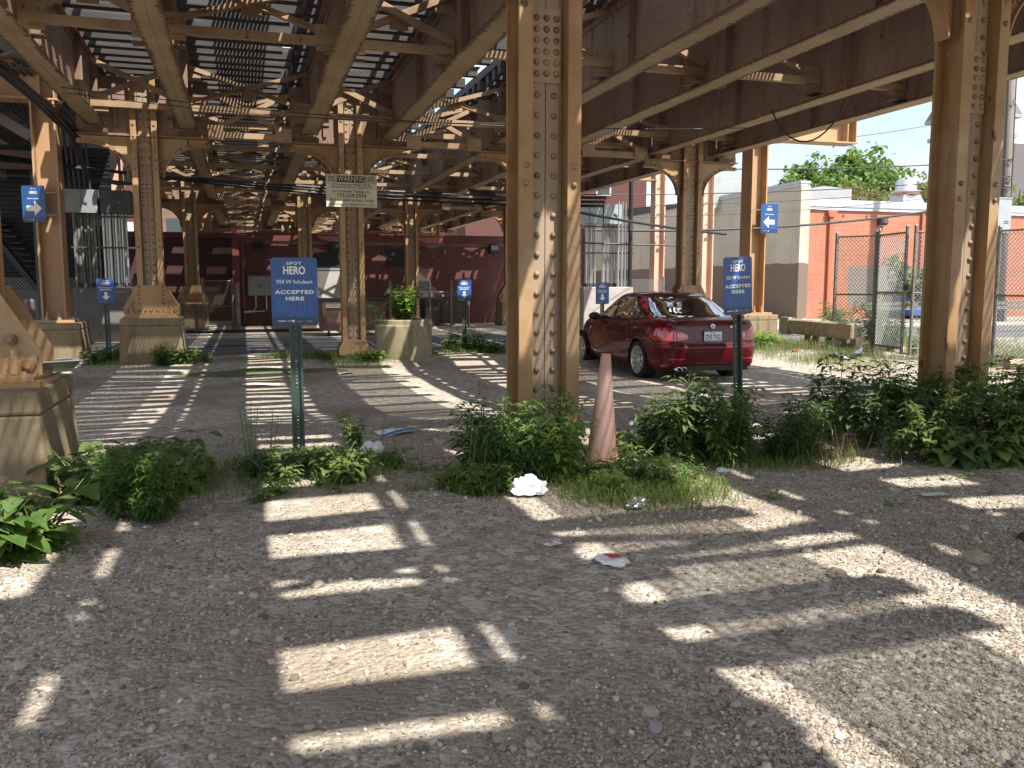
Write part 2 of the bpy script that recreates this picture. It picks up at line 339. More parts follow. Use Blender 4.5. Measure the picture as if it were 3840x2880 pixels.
# ================================================================ ground
def gravel_mat():
    m = bpy.data.materials.new('gravel ground'); m.use_nodes = True; n = m.node_tree.nodes; l = m.node_tree.links.new
    p = n['Principled BSDF']; p.inputs['Roughness'].default_value = .95; p.inputs['Specular IOR Level'].default_value = .2
    g = n.new('ShaderNodeNewGeometry')
    def noise(sc, det=5):
        t = n.new('ShaderNodeTexNoise'); t.inputs['Scale'].default_value = sc; t.inputs['Detail'].default_value = det; l(g.outputs['Position'], t.inputs['Vector']); return t.outputs['Fac']
    def rng_(s, a, b):
        r = n.new('ShaderNodeMapRange'); r.inputs['From Min'].default_value = a; r.inputs['From Max'].default_value = b; l(s, r.inputs[0]); return r.outputs[0]
    def mixc(a, b, f):
        x = n.new('ShaderNodeMix'); x.data_type = 'RGBA'; l(f, x.inputs['Factor'])
        for k, c in (('A', a), ('B', b)):
            if isinstance(c, tuple): x.inputs[k].default_value = (*c, 1)
            else: l(c, x.inputs[k])
        return x.outputs['Result']
    v = n.new('ShaderNodeTexVoronoi'); v.inputs['Scale'].default_value = 42; l(g.outputs['Position'], v.inputs['Vector'])
    v2 = n.new('ShaderNodeTexVoronoi'); v2.inputs['Scale'].default_value = 17; l(g.outputs['Position'], v2.inputs['Vector'])
    sc = n.new('ShaderNodeSeparateColor'); l(v.outputs['Color'], sc.inputs[0])
    c = mixc((.25, .215, .175), (.46, .41, .345), sc.outputs[0])
    sc2 = n.new('ShaderNodeSeparateColor'); l(v2.outputs['Color'], sc2.inputs[0])
    c = mixc(c, (.50, .455, .39), rng_(sc2.outputs[1], .74, .8))
    c = mixc(c, (.285, .235, .18), rng_(noise(.55, 4), .47, .62))            # bare dirt in broad patches
    c = mixc(c, (.22, .18, .135), rng_(noise(3.2), .60, .74))
    c = mixc(c, (.15, .12, .09), rng_(noise(130, 2), .62, .7))
    l(c, p.inputs['Base Color'])
    b = n.new('ShaderNodeBump'); b.inputs['Strength'].default_value = .6; b.inputs['Distance'].default_value = .02
    l(v.outputs['Distance'], b.inputs['Height']); b.invert = True
    b2 = n.new('ShaderNodeBump'); b2.inputs['Strength'].default_value = .5; b2.inputs['Distance'].default_value = .03; l(noise(16), b2.inputs['Height']); l(b.outputs[0], b2.inputs['Normal'])
    l(b2.outputs[0], p.inputs['Normal']); return m
M['gravel'] = gravel_mat()
def axis_pts(fine0, fine1, step, far0, far1):
    a = list(np.arange(fine0, fine1, step)); s = step; x = fine0
    lo = []; 
    while x > far0: s *= 1.35; x -= s; lo.append(max(x, far0))
    s = step; x = a[-1]; hi = []
    while x < far1: s *= 1.35; x += s; hi.append(min(x, far1))
    return np.array(lo[::-1] + a + hi)
gx_, gy_ = axis_pts(-5, 14, .09, -450, 500), axis_pts(.5, 20, .09, -200, 700)
XX, YY = np.meshgrid(gx_, gy_); ZZ = gz(XX, YY)
gv = np.stack([XX.ravel(), YY.ravel(), ZZ.ravel()], 1); nx = len(gx_); ny = len(gy_)
ii = (np.arange(ny - 1)[:, None] * nx + np.arange(nx - 1)[None]).ravel()
ground = link('ground', np_mesh('ground', gv, np.stack([ii, ii + 1, ii + nx + 1, ii + nx], 1), 'gravel', True)); tag(ground, kind='structure')

# the alley: worn asphalt with a ragged edge
M['asphalt'] = mat('worn asphalt', (.105, .103, .108), .9, layers=[(1.1, (.14, .135, .13), .42, .66), (70, (.19, .18, .17), .56, .66), (4, (.075, .072, .075), .6, .72)], bump=(90, .5, .006))
n_ = 220; xs = np.linspace(-40, 70, n_); av = []
for k, x in enumerate(xs):
    e0 = 18.95 + .12 * math.sin(x * 1.3) + .07 * math.sin(x * 4.1 + 1); e1 = 24.5 + .15 * math.sin(x * .9 + 2) + .08 * math.sin(x * 3.7)
    av += [(x, e0, -.129), (x, (e0 + e1) / 2, -.123), (x, e1, -.129)]
af = [(3 * k + j, 3 * k + 3 + j, 3 * k + 4 + j, 3 * k + 1 + j) for k in range(n_ - 1) for j in (0, 1)]
tag(link('alley_road', np_mesh('alley_road', np.array(av), np.array(af), 'asphalt', True)), kind='structure')
mb = MB(); xx = -20.
while xx < 40:                                             # cracks sealed with tar
    mb.tube([(xx + .4 * k, 21.4 + .25 * math.sin((xx + .4 * k) * .8) + .05 * rng.uniform(-1, 1), -.121) for k in range(6)], .018, 4); xx += 2.05
tag(mb.build('tar_crack', M['black']), 'dark sealed crack running along the asphalt alley', 'crack')
# sunlit pavement slab to the right, in front of the orange wall
M['paving'] = mat('pale paving', (.42, .40, .36), .9, layers=[(1.5, (.34, .32, .28), .4, .65)], bump=(40, .3, .005))
tag(MB().box(10.6, 60, 24.7, 26.5, -.3, -.10).build('pavement', 'paving'), kind='structure')

# loose stones: too many to count
def stones(name, N, rmin, rmax, ico, seed, fn=None, mcol=None):
    r_ = np.random.default_rng(seed)
    if ico:
        t = (1 + 5 ** .5) / 2
        bv = np.array([(-1, t, 0), (1, t, 0), (-1, -t, 0), (1, -t, 0), (0, -1, t), (0, 1, t), (0, -1, -t), (0, 1, -t), (t, 0, -1), (t, 0, 1), (-t, 0, -1), (-t, 0, 1)]) / 1.9
        bf = np.array([(0, 11, 5), (0, 5, 1), (0, 1, 7), (0, 7, 10), (0, 10, 11), (1, 5, 9), (5, 11, 4), (11, 10, 2), (10, 7, 6), (7, 1, 8), (3, 9, 4), (3, 4, 2), (3, 2, 6), (3, 6, 8), (3, 8, 9), (4, 9, 5), (2, 4, 11), (6, 2, 10), (8, 6, 7), (9, 8, 1)])
    else:
        bv = np.array([(1, 0, 0), (0, 1, 0), (-1, 0, 0), (0, -1, 0), (0, 0, 1), (0, 0, -1.)])
        bf = np.array([(0, 1, 4), (1, 2, 4), (2, 3, 4), (3, 0, 4), (1, 0, 5), (2, 1, 5), (3, 2, 5), (0, 3, 5)])
    k = len(bv)
    u = r_.random(N)
    y = 1.5 + 6.8 * u ** 1.55; x = -.40 * y - .5 + r_.random(N) * (1.62 * y + 1.0)
    dirt = np.sin(x * 1.3 + y * .7 + 1) + np.sin(y * 1.9 - x * .8) + .6 * np.sin(x * 3.1 + 2 * y)
    keep = r_.random(N) < np.clip(.52 + .34 * dirt + .25 * (np.abs(x - 3.2) < 2), .10, 1)
    x, y = x[keep], y[keep]; n = len(x)
    rad = rmin * (rmax / rmin) ** (r_.random(n) ** 1.45)
    V = bv[None] * (1 + .34 * (r_.random((n, k, 3)) - .5) * 2)
    V = V * np.stack([np.ones(n), .65 + .35 * r_.random(n), .48 + .36 * r_.random(n)], 1)[:, None, :] * rad[:, None, None]
    a = r_.random(n) * 6.283; tl = (r_.random(n) - .5) * 1.1
    ca, sa, ct, st_ = np.cos(a), np.sin(a), np.cos(tl), np.sin(tl)
    X = V[:, :, 0] * ct[:, None] + V[:, :, 2] * st_[:, None]; Z = -V[:, :, 0] * st_[:, None] + V[:, :, 2] * ct[:, None]; Y = V[:, :, 1]
    P = np.stack([X * ca[:, None] - Y * sa[:, None] + x[:, None], X * sa[:, None] + Y * ca[:, None] + y[:, None], Z + (gz(x, y) + rad * .22)[:, None]], 2)
    F = bf[None] + (np.arange(n) * k)[:, None, None]
    o = link(name, np_mesh(name, P.reshape(-1, 3), F.reshape(-1, 3), mcol)); tag(o, kind='stuff')
def stone_mat():
    m = bpy.data.materials.new('limestone chips'); m.use_nodes = True; n = m.node_tree.nodes; l = m.node_tree.links.new
    p = n['Principled BSDF']; p.inputs['Roughness'].default_value = .92; p.inputs['Specular IOR Level'].default_value = .25
    g = n.new('ShaderNodeNewGeometry'); r = n.new('ShaderNodeValToRGB'); e = r.color_ramp.elements
    e[0].position = 0; e[0].color = (.12, .10, .078, 1); e[1].position = 1; e[1].color = (.68, .62, .53, 1)
    for pos, c in ((.25, (.30, .255, .20, 1)), (.6, (.385, .33, .265, 1)), (.85, (.47, .41, .335, 1)), (.93, (.26, .25, .24, 1))):
        q = e.new(pos); q.color = c
    l(g.outputs['Random Per Island'], r.inputs[0])
    t = n.new('ShaderNodeTexNoise'); t.inputs['Scale'].default_value = 90; l(g.outputs['Position'], t.inputs['Vector'])
    x = n.new('ShaderNodeMix'); x.data_type = 'RGBA'; x.blend_type = 'MULTIPLY'; x.inputs['Factor'].default_value = .45; l(r.outputs[0], x.inputs['A']); l(t.outputs['Color'], x.inputs['B'])
    x2 = n.new('ShaderNodeMix'); x2.data_type = 'RGBA'; x2.inputs['Factor'].default_value = .7; l(x.outputs['Result'], x2.inputs['A']); l(r.outputs[0], x2.inputs['B'])
    l(x2.outputs['Result'], p.inputs['Base Color']); return m
SM = stone_mat()
stones('gravel_chips', 200000, .0036, .0105, False, 3, mcol=SM)
stones('gravel_stones', 8000, .007, .019, True, 5, mcol=SM)
stones('gravel_rocks', 260, .016, .032, True, 8, mcol=SM)

# ================================================================ the old elevated structure
BENTS = [5.78, 17.0, 30.2, 43.0, 56.0]
COLX = [-1.6, 2.0, 5.61, 9.21]
GIRX = [-2.37, -.86, 1.25, 2.74, 4.95, 6.37, 8.3, 9.83]
GBOT, GTOP, XBOT = 4.08, 5.13, 3.91
CT = 4.95
RIV = MB().dome((0, 0, 0), .0235, (0, -1, 0), 8).mesh('rivet', 'rivet', True)

def channel(s):
    pts = [(.125, -.15), (.22, -.15), (.22, -.125), (.137, -.125), (.137, .125), (.22, .125), (.22, .15), (.125, .15)]
    return pts if s > 0 else [(-x, y) for x, y in pts][::-1]
def knee(s):
    arc = [(.95 - .73 * math.cos(t), 3.25 + .655 * math.sin(t)) for t in np.linspace(0, math.pi / 2, 15)]
    inn = [(.95 - .64 * math.cos(t), 3.25 + .565 * math.sin(t)) for t in np.linspace(0, math.pi / 2, 15)]
    arc[-1] = (1.08, XBOT - .005); arc.insert(-1, (.95, XBOT - .005)); inn.append((1.08, XBOT - .085))
    pl = MB(); pl.prism([(s * x, z) for x, z in ([(.22, 3.90)] + [(1.08, 3.90)] + list(reversed([(x, min(z, 3.899)) for x, z in inn[:-1]])) + [(.22, 3.25)])][::(1 if s > 0 else -1)], -.012, .012, 'y')
    rim = MB()
    out_ = [(.22 if i == 0 else x, z) for i, (x, z) in enumerate(arc)]
    # the rim follows the opening: a strip of angle iron on both faces and a lip underneath
    mid = [(.95 - .70 * math.cos(t), 3.22 + .625 * math.sin(t)) for t in np.linspace(.02, math.pi / 2, 14)] + [(1.10, 3.845)]
    lip = [(.95 - .655 * math.cos(t), 3.20 + .58 * math.sin(t)) for t in np.linspace(.02, math.pi / 2, 14)] + [(1.10, 3.78)]
    for k in range(len(mid) - 1):
        a, b, c, d = mid[k], mid[k + 1], lip[k + 1], lip[k]
        q = [(s * p[0], p[1]) for p in (a, b, c, d)]
        for y0, y1 in ((-.030, -.0125), (.0125, .030)):
            rim.add([(p[0], y0, p[1]) for p in q] + [(p[0], y1, p[1]) for p in q], [(0, 1, 2, 3), (7, 6, 5, 4), (0, 4, 5, 1), (3, 2, 6, 7)])
        rim.beam((s * d[0], 0, d[1]), (s * c[0], 0, c[1]), .15, .014, (0, 0, 1))
    rv = [(s * (.95 - .68 * math.cos(t)), 3.21 + .603 * math.sin(t)) for t in np.linspace(.1, math.pi / 2, 9)] + [(s * 1.04, 3.815)]
    return pl, rim, rv
PED_TOP = .72
def make_column(ped, near):
    t = thing('steel_column', 'x', 'steel column')
    zb = PED_TOP + .06 if ped else -.25
    for s in (-1, 1): MB().prism(channel(s), zb, CT).build('flange', 'column', t)
    w = MB(); w.box(-.095, -.004, -.046, .046, zb, CT - .02); w.box(.003, .095, -.043, .043, zb, CT - .02); w.box(-.124, .124, -.02, .02, zb, CT - .05); w.build('web_plate', 'webpaint', t)
    MB().box(-.098, .099, -.060, -.0465, 2.66, 3.14).build('splice_plate', 'webpaint', t)
    rv = []
    z = zb + (.62 if ped else .42)
    while z < CT - .1:
        if not 2.60 < z < 3.2: rv += [(-.06, -.0465, z), (.06, -.0435, z)]
        z += .134
    for zz in np.linspace(2.72, 3.08, 6):
        for xx in (-.07, 0, .07): rv.append((xx, -.0605, zz))
    for zz in (1.98, 2.1, 3.34, 3.5, 3.66, 3.9, 4.1, 4.35):
        for xx in (-.172, .172): rv.append((xx, -.1505, zz))
    arch = MB()
    for s in (-1, 1):
        pl, rim, kr = knee(s); pl.build('knee_brace', 'column', t); rim.build('knee_rim', 'column', t)
        rv += [(x, -.0305, zz) for x, zz in kr]
    if ped:
        for y in (-.175, .163):
            g = MB(); g.prism([(-.46, PED_TOP + .06), (.46, PED_TOP + .06), (.46, PED_TOP + .20), (.24, PED_TOP + .58), (-.24, PED_TOP + .58), (-.46, PED_TOP + .20)], y, y + .012, 'y')
            g.build('gusset_plate', 'column', t)
        b = MB(); b.box(-.47, .47, -.30, .30, PED_TOP, PED_TOP + .03); b.box(-.43, .43, -.26, .26, PED_TOP + .0302, PED_TOP + .06); b.build('base_plate', 'column', t)
        a = MB(); a.box(-.44, .44, -.25, -.177, PED_TOP + .0602, PED_TOP + .075); a.box(-.44, .44, -.190, -.1765, PED_TOP + .075, PED_TOP + .17); a.box(-.44, .44, .1765, .25, PED_TOP + .0602, PED_TOP + .075); a.build('base_angle', 'column', t)
        for xx in (-.33, .33):
            for yy in (-.225, .225):
                n = MB(); n.lathe([(0, PED_TOP + .15), (.036, PED_TOP + .15), (.036, PED_TOP + .075), (0, PED_TOP + .075)][::-1], 6, c=(xx, yy, 0)); n.tube([(xx, yy, PED_TOP + .15), (xx, yy, PED_TOP + .215)], .019, 8)
                n.box(xx - .06, xx + .06, yy - .022, yy + .022, PED_TOP + .0755, PED_TOP + .09)
                n.build('anchor_bolt', 'column', t)
        for xx, zz in ((-.40, .12), (.40, .12), (-.31, .27), (.31, .27)):
            for ys_ in (-1, 1):
                b = MB(); y0 = -.1905 if zz < .2 else -.1755; y0 = y0 * -ys_ if ys_ > 0 else y0
                b.lathe([(0, -.028), (.034, -.028), (.036, -.02), (.036, 0)], 6, 'y'); b.tube([(0, -.05, 0), (0, -.027, 0)], .017, 8)
                b.build('hex_bolt', 'rivet', t, (xx, y0, PED_TOP + zz), (0, 0, 0 if ys_ < 0 else math.pi))
        rv += [(xx, -.1905, PED_TOP + .125) for xx in (-.2, -.1, 0, .1, .2)]
        rv += [(sx * .20, -.1755, PED_TOP + .26 + k * .075) for k in range(5) for sx in (-1, 1)]
    else:
        b = MB(); b.prism([(-.30, -.25), (.30, -.25), (.30, .10), (.20, .26), (-.20, .26), (-.30, .10)], -.172, -.1505, 'y'); b.prism([(-.30, -.25), (.30, -.25), (.30, .10), (.20, .26), (-.20, .26), (-.30, .10)], .1505, .172, 'y'); b.build('base_shoe', 'column', t)
    if near:
        for p in rv: link('rivet', RIV, t, p)
    else:
        m = MB()
        for p in rv: m.dome(p, .0235)
        m.build('rivets', 'rivet', t, kind='stuff')
    return t
protos = {}
CL = {(0, 0): 'near tan steel column cut off by the left edge, bolted to the big stained pedestal',
      (0, 1): 'nearest and largest riveted tan column, standing in weeds beside the pink cone',
      (0, 2): 'big shaded riveted column at the right, standing in the dark mass of weeds',
      (1, 0): 'riveted tan column on a concrete pedestal with round knee braces, left of the blue accepted sign',
      (1, 1): 'riveted column carrying the tan warning sign, next to the round planter',
      (1, 3): 'riveted column with a curved bracket rising behind the red car',
      (2, 0): 'farther tan column with a dark hole in its splayed base, on a low pedestal',
      (2, 1): 'far riveted column standing in the alley just above the blue accepted sign',
      (2, 2): 'far slim riveted column seen behind the shrub in the planter',
      (2, 3): 'far column on a pedestal by the end of the brick wall, partly behind the nearest column'}
for bi, by in enumerate(BENTS):
    for ci, cx in enumerate(COLX):
        ped = ci in (0, 3); near = bi == 0 and ci in (1, 2)
        key = (ped, near)
        if bi == 0 and ci == 3: continue
        lab = CL.get((bi, ci), 'steel column standing hidden in the rows behind the others')
        if key in protos: t = dup(protos[key], (cx, by, 0), label=lab)
        else: t = make_column(*key); protos[key] = t; t.location = (cx, by, 0); t['label'] = lab
        t['group'] = 'riveted columns of the elevated structure'
PL = {(0, 0): 'large stained concrete pedestal at the left edge under the near column', (1, 0): 'concrete pedestal with drip stains and weeds at its foot, second row',
      (1, 3): 'concrete pedestal under the column behind the red car', (2, 0): 'small pedestal across the alley behind the second row pedestal', (2, 3): 'brown and grey pedestal near the end of the brick wall',
      (3, 0): 'pedestal hidden in the last row', (3, 3): 'pedestal hidden in the last row at the right'}
ped_me = {}
for (bi, ci), lab in PL.items():
    h = .5 if bi < 2 else .42
    t = thing('concrete_pedestal', lab, 'pedestal', (COLX[ci], BENTS[bi], 0), 0, 'column pedestals')
    m = MB(); m.frustum((-h - .06, h + .06, -h - .06, h + .06, -.6), (-h, h, -h, h, PED_TOP - .13)); o = m.build('pedestal_body', 'concrete', t)
    m = MB(); m.frustum((-h - .008, h + .008, -h - .008, h + .008, PED_TOP - .129), (-h, h, -h, h, PED_TOP)); o2 = m.build('pedestal_cap', 'concrete', t)
    for q in (o, o2):
        bv = q.modifiers.new('bevel', 'BEVEL'); bv.width = .018; bv.segments = 2

ORD = ['first', 'second', 'third', 'fourth', 'fifth', 'sixth', 'seventh', 'eighth']
SPAN = {0: 'in the span over the camera', 1: 'in the span beyond the near columns', 2: 'in the span over the alley', 3: 'in the span over the brick building', 4: 'in the farthest span'}
ys = [-4.1] + BENTS
STIFF = {s: MB().box(*sorted((s * .0065, s * .115)), -.006, .006, GBOT + .045, GTOP - .035).box(*sorted((s * .0065, s * .018)), .0065, .085, GBOT + .045, GTOP - .035).mesh('stiffener', 'girder') for s in (-1, 1)}
def make_girder(Ln):
    t = thing('plate_girder', 'x', 'girder'); a, b = .03, Ln - .03
    MB().box(-.006, .006, a, b, GBOT + .03, GTOP - .03).build('web', 'girder', t)
    f = MB(); f.box(-.16, -.0015, a, b, GBOT, GBOT + .024); f.box(.0015, .16, a, b, GBOT + .002, GBOT + .026); f.box(-.10, .10, a, b, GBOT + .0265, GBOT + .04); f.build('bottom_flange', 'flange', t)
    f = MB(); f.box(-.10, .10, a, b, GTOP - .025, GTOP); f.box(-.022, -.0065, a, b, GTOP - .14, GTOP - .0255); f.box(.0065, .022, a, b, GTOP - .14, GTOP - .0255); f.build('top_flange', 'girder', t)
    f = MB(); f.box(-.02, -.0066, a, b, GBOT + .0405, GBOT + .16); f.box(.0066, .02, a, b, GBOT + .0405, GBOT + .16); f.build('flange_angle', 'girder', t)
    n = int(Ln / 1.25); r = MB()
    for k in range(n):
        y = .5 + k * (Ln - 1.0) / (n - 1)
        for s in (-1, 1):
            if k % 2 == (0 if s > 0 else 1) or k in (0, n - 1): link('stiffener', STIFF[s], t, (0, y, 0))
            for q in range(8):
                z = GBOT + .20 + q * .095
                r.dome((s * (.0185 if k % 2 == (0 if s > 0 else 1) else .0062), y + .045, z), .016, (s, 0, 0), 5)
                if k < n - 1: r.dome((s * .0062, y + (Ln - 1) / (n - 1) / 2, z), .016, (s, 0, 0), 5)
    y = .12
    while y < Ln - .1:
        for s in (-1, 1): r.dome((s * .0202, y, GBOT + .10), .013, (s, 0, 0), 5)
        y += .16
    p = MB(); p.box(-.15, .15, .25, 1.55, GBOT - .014, GBOT - .0005); p.build('cover_plate', 'flange', t)
    for q in range(9):
        for xx in (-.115, -.05, .05, .115): r.dome((xx, .33 + q * .143, GBOT - .0145), .018, (0, 0, -1), 5)
    r.build('rivets', 'rivet', t, kind='stuff'); return t
for si in range(5):
    y0, y1 = ys[si], ys[si + 1]; proto = None
    for gi, x in enumerate(GIRX):
        if si == 0: x = x - .16 * (gi % 2)
        lab = f'riveted plate girder, {ORD[gi]} from the left, {SPAN[si]}'
        dz = {6: -.06, 7: -.03}.get(gi, 0)
        if proto is None: proto = make_girder(y1 - y0); t = proto; t.location = (x, y0, dz); t['label'] = lab
        else: t = dup(proto, (x, y0, dz), label=lab)
        t['group'] = 'longitudinal girders of the elevated structure'
BN = ['over the near columns', 'over the second row of columns', 'over the row across the alley', 'over the row behind the brick building', 'over the last row of columns']
CN = ['first', 'second', 'third', 'fourth']
def make_head():
    t = thing('cross_girder', 'x', 'girder'); x0, x1 = -1.09, 1.09
    MB().box(x0, x1, -.008, .008, XBOT + .03, CT - .02).build('web', 'girder', t)
    f = MB(); f.box(x0, x1, -.115, .115, XBOT, XBOT + .025); f.box(x0, x1, -.022, -.0085, XBOT + .026, XBOT + .14); f.box(x0, x1, .0085, .022, XBOT + .026, XBOT + .14); f.build('bottom_flange', 'girder', t)
    for s in (-1, 1): MB().box(s * .46 - .03, s * .46 + .03, -.06, -.0085, XBOT + .15, CT - .03).build('stiffener', 'girder', t)
    r = MB(); x = x0 + .06
    while x < x1:
        if abs(x) > .24: r.dome((x, -.0222, XBOT + .085), .016, n=5)
        x += .125
    for gx in (-.75, .75):
        for dx in (-.24, -.13, .13, .24):
            for q in range(7): r.dome((gx + dx, -.0082, XBOT + .2 + q * .11), .016, n=5)
    r.build('rivets', 'rivet', t, kind='stuff')
    for gx in (-.75, .75): MB().box(gx - .17, gx + .17, -.20, -.009, XBOT + .0252, GBOT - .07).build('bearing_seat', 'flange', t)
    return t
def make_link(w):
    t = thing('link_strut', 'x', 'brace'); z = XBOT + .05
    MB().angle((0, -.05, z), (w, -.05, z), .10).angle((0, .06, z), (w, .06, z), .10).build('strut', 'brace', t)
    MB().angle((.0, -.02, z + .08), (w, .0, CT - .2), .08).build('diagonal', 'brace', t); MB().angle((.0, .03, CT - .2), (w, .05, z + .08), .08).build('diagonal', 'brace', t)
    for x0, x1 in ((-.02, .26), (w - .26, w + .02)): MB().box(x0, x1, -.14, -.128, z - .05, z + .20).build('gusset', 'brace', t)
    return t
hd = None; lk = {}
for bi, by in enumerate(BENTS):
    for ci, cx in enumerate(COLX):
        lab = f'cross girder head, {CN[ci]} column from the left, {BN[bi]}'
        if hd is None: hd = make_head(); t = hd; t.location = (cx, by, 0); t['label'] = lab
        else: t = dup(hd, (cx, by, 0), label=lab)
        t['group'] = 'cross girder heads on the columns'
        if ci < 3:
            w = round(COLX[ci + 1] - cx - 2.18, 2); lab = f'link strut between {CN[ci]} and {CN[ci + 1]} column heads, {BN[bi]}'
            if w not in lk: t = make_link(w); lk[w] = t; t.location = (cx + 1.09, by, 0); t['label'] = lab
            else: t = dup(lk[w], (cx + 1.09, by, 0), label=lab)
            t['group'] = 'link struts between column heads'

def make_brace(w, flip):
    t = thing('cross_brace', 'x', 'brace'); zl, zh = 4.27, 4.98
    MB().angle((.03, 0, zl), (w - .03, 0, zl), .10).build('strut', 'brace', t)
    g = [MB().box(.024, .30, -.019, -.007, zl - .08, zl + .24), MB().box(w - .30, w - .024, -.019, -.007, zl - .08, zl + .24), MB().box(w / 2 - .12, w / 2 + .12, .007, .019, zl + .26, zl + .46), MB().box(w - .27, w - .024, .007, .019, zh - .2, zh)]
    if flip: g[3] = MB().box(.024, .27, .007, .019, zh - .2, zh)
    for q in g: q.build('gusset', 'brace', t)
    A, B = ((.04, -.026, zh), (w - .06, -.026, zl + .1)); C, D = ((.08, .026, zl + .1), (w - .05, .026, zh))
    if flip: A, B, C, D = (w - .04, -.026, zh), (.06, -.026, zl + .1), (w - .08, .026, zl + .1), (.05, .026, zh)
    MB().angle(A, B, .085).build('diagonal', 'brace', t); MB().angle(C, D, .085).build('diagonal', 'brace', t)
    MB().box(.0, .30, -.10, .10, zl - .155, zl - .143).build('tie_plate', 'flange', t); MB().box(w - .30, w, -.10, .10, zl - .155, zl - .143).build('tie_plate', 'flange', t)
    r = MB()
    for x in (.09, .16, .24, w - .09, w - .16, w - .24):
        r.dome((x, -.0195, zl), .017); r.dome((x, -.0195, zl + .16), .017)
    r.build('rivets', 'rivet', t, kind='stuff'); return t
bp = {}
for si in range(5):
    y0, y1 = ys[si], ys[si + 1]; Ln = y1 - y0
    spots = [(y0 + .75, 'just past the columns'), (y0 + Ln * .5, 'at mid span'), (y1 - .75, 'just before the columns')]
    if Ln > 12.5: spots.insert(2, (y0 + Ln * .73, 'past mid span')); spots.insert(1, (y0 + Ln * .27, 'before mid span'))
    for yy, wh in spots:
        if yy < -1 or (yy < 2.5 and wh != 'at mid span'): continue
        for gi in range(7):
            w = round(GIRX[gi + 1] - GIRX[gi], 3); k = (w, gi % 2 == 1)
            lab = f'angle iron cross brace between girders {gi + 1} and {gi + 2} from the left, {wh} {SPAN[si]}'
            lab = ' '.join(lab.split()[:16]) if len(lab.split()) > 16 else lab
            lab = f'cross brace, {ORD[gi]} bay from the left, {wh}, {["span over the camera", "second span", "alley span", "span over the brick building", "farthest span"][si]}'
            if k not in bp: t = make_brace(*k); bp[k] = t; t.location = (GIRX[gi], yy, 0); t['label'] = lab
            else: t = dup(bp[k], (GIRX[gi], yy, 0), label=lab)
            t['group'] = 'cross braces between the girders'

# the deck: ties, rails, guard timbers, grating walks
TZ = GTOP + .003
tie_me = [MB().box(-1.30, 2.51, -.095, .095, TZ, TZ + .19).mesh('tie', 'tie'), MB().box(-1.33, 2.38, -.09, .10, TZ, TZ + .195).mesh('tie', 'tie'), MB().box(-1.06, 1.12, -.095, .095, TZ, TZ + .19).mesh('tie', 'tie')]
TC = [-1.62, 1.99, 5.66, 9.06]
for ti, tx in enumerate(TC):
    t = thing('track_deck', f'open timber deck of the {ORD[ti]} track from the left, resting on its girders', 'track', (tx, 0, 0), 0, 'tracks on the elevated structure')
    SPEC = [[-2.9, -2.45, -2.1, -1.7, -1.25, -.9, -.4, .38, 1.53, 2.2], [-2.9, -2.6, -2.3, -2.0, -1.7, -1.4, -1.04, -.66, -.03, .17, .69, 1.37, 2.08], [-2.8, -2.4, -2.1, -1.75, -1.3, -.95, -.45, -.2, .25, .95, 1.5, 2.15], [-2.9, -2.3, -1.9, -1.2, -.7, -.1, .3, .9, 1.6, 2.2]][ti]
    pos = [-5.8 + .5 * q for q in range(6)] + SPEC; y = SPEC[-1] + .5
    while y < 60: pos.append(y); y += .475 + rng.uniform(-.045, .045) + (.24 if rng.random() < .09 else 0)
    for k, y in enumerate(pos):
        o = link('tie', tie_me[2 if ti else (1 if k % 3 == 0 else 0)], t, (rng.uniform(-.03, .03), y, rng.uniform(0, .006)), (0, 0, rng.uniform(-.008, .008)))
    for s in (-1, 1):
        r = MB(); r.box(s * .7525 - .075, s * .7525 + .075, -6, 60, TZ + .207, TZ + .222); r.box(s * .7525 - .011, s * .7525 + .011, -6, 60, TZ + .222, TZ + .33); r.box(s * .7525 - .036, s * .7525 + .036, -6, 60, TZ + .33, TZ + .37); r.build('rail', 'rail', t)
        MB().box(s * .50 - .035, s * .50 + .035, -6, 60, TZ + .21, TZ + .33).build('guard_rail', 'rail', t)
        MB().box(s * .97 - .09, s * .97 + .09, -6, 60, TZ + .207, TZ + .36).build('guard_timber', 'tie', t)
    if ti < 3:
        g = MB()
        for q in range(14): g.box(1.34 + q * .06, 1.374 + q * .06, -5.8, 60, TZ + .208, TZ + .238)
        g.build('walkway_grating', 'grating', t, kind='stuff')
        if ti:
            y = -4.0; om = MB().box(1.125, 2.28, -.08, .08, TZ + .02, TZ + .19).mesh('outrigger', 'tie')
            for y in [-3.6, -2.6, -1.6, -.63, -.26] + [.95 + .95 * q for q in range(62)]: link('outrigger', om, t, (0, y, 0))
    else:
        for q in range(3): MB().box(1.33 + q * .24, 1.54 + q * .24, -5.8, 60, TZ + .208, TZ + .25).build('walkway_plank', 'tie', t)
        g = MB()
        for q in range(33): g.box(1.28, 2.1, -5.6 + q * 2, -5.45 + q * 2, TZ + .02, TZ + .205)
        g.build('outrigger', 'tie', t, kind='stuff')

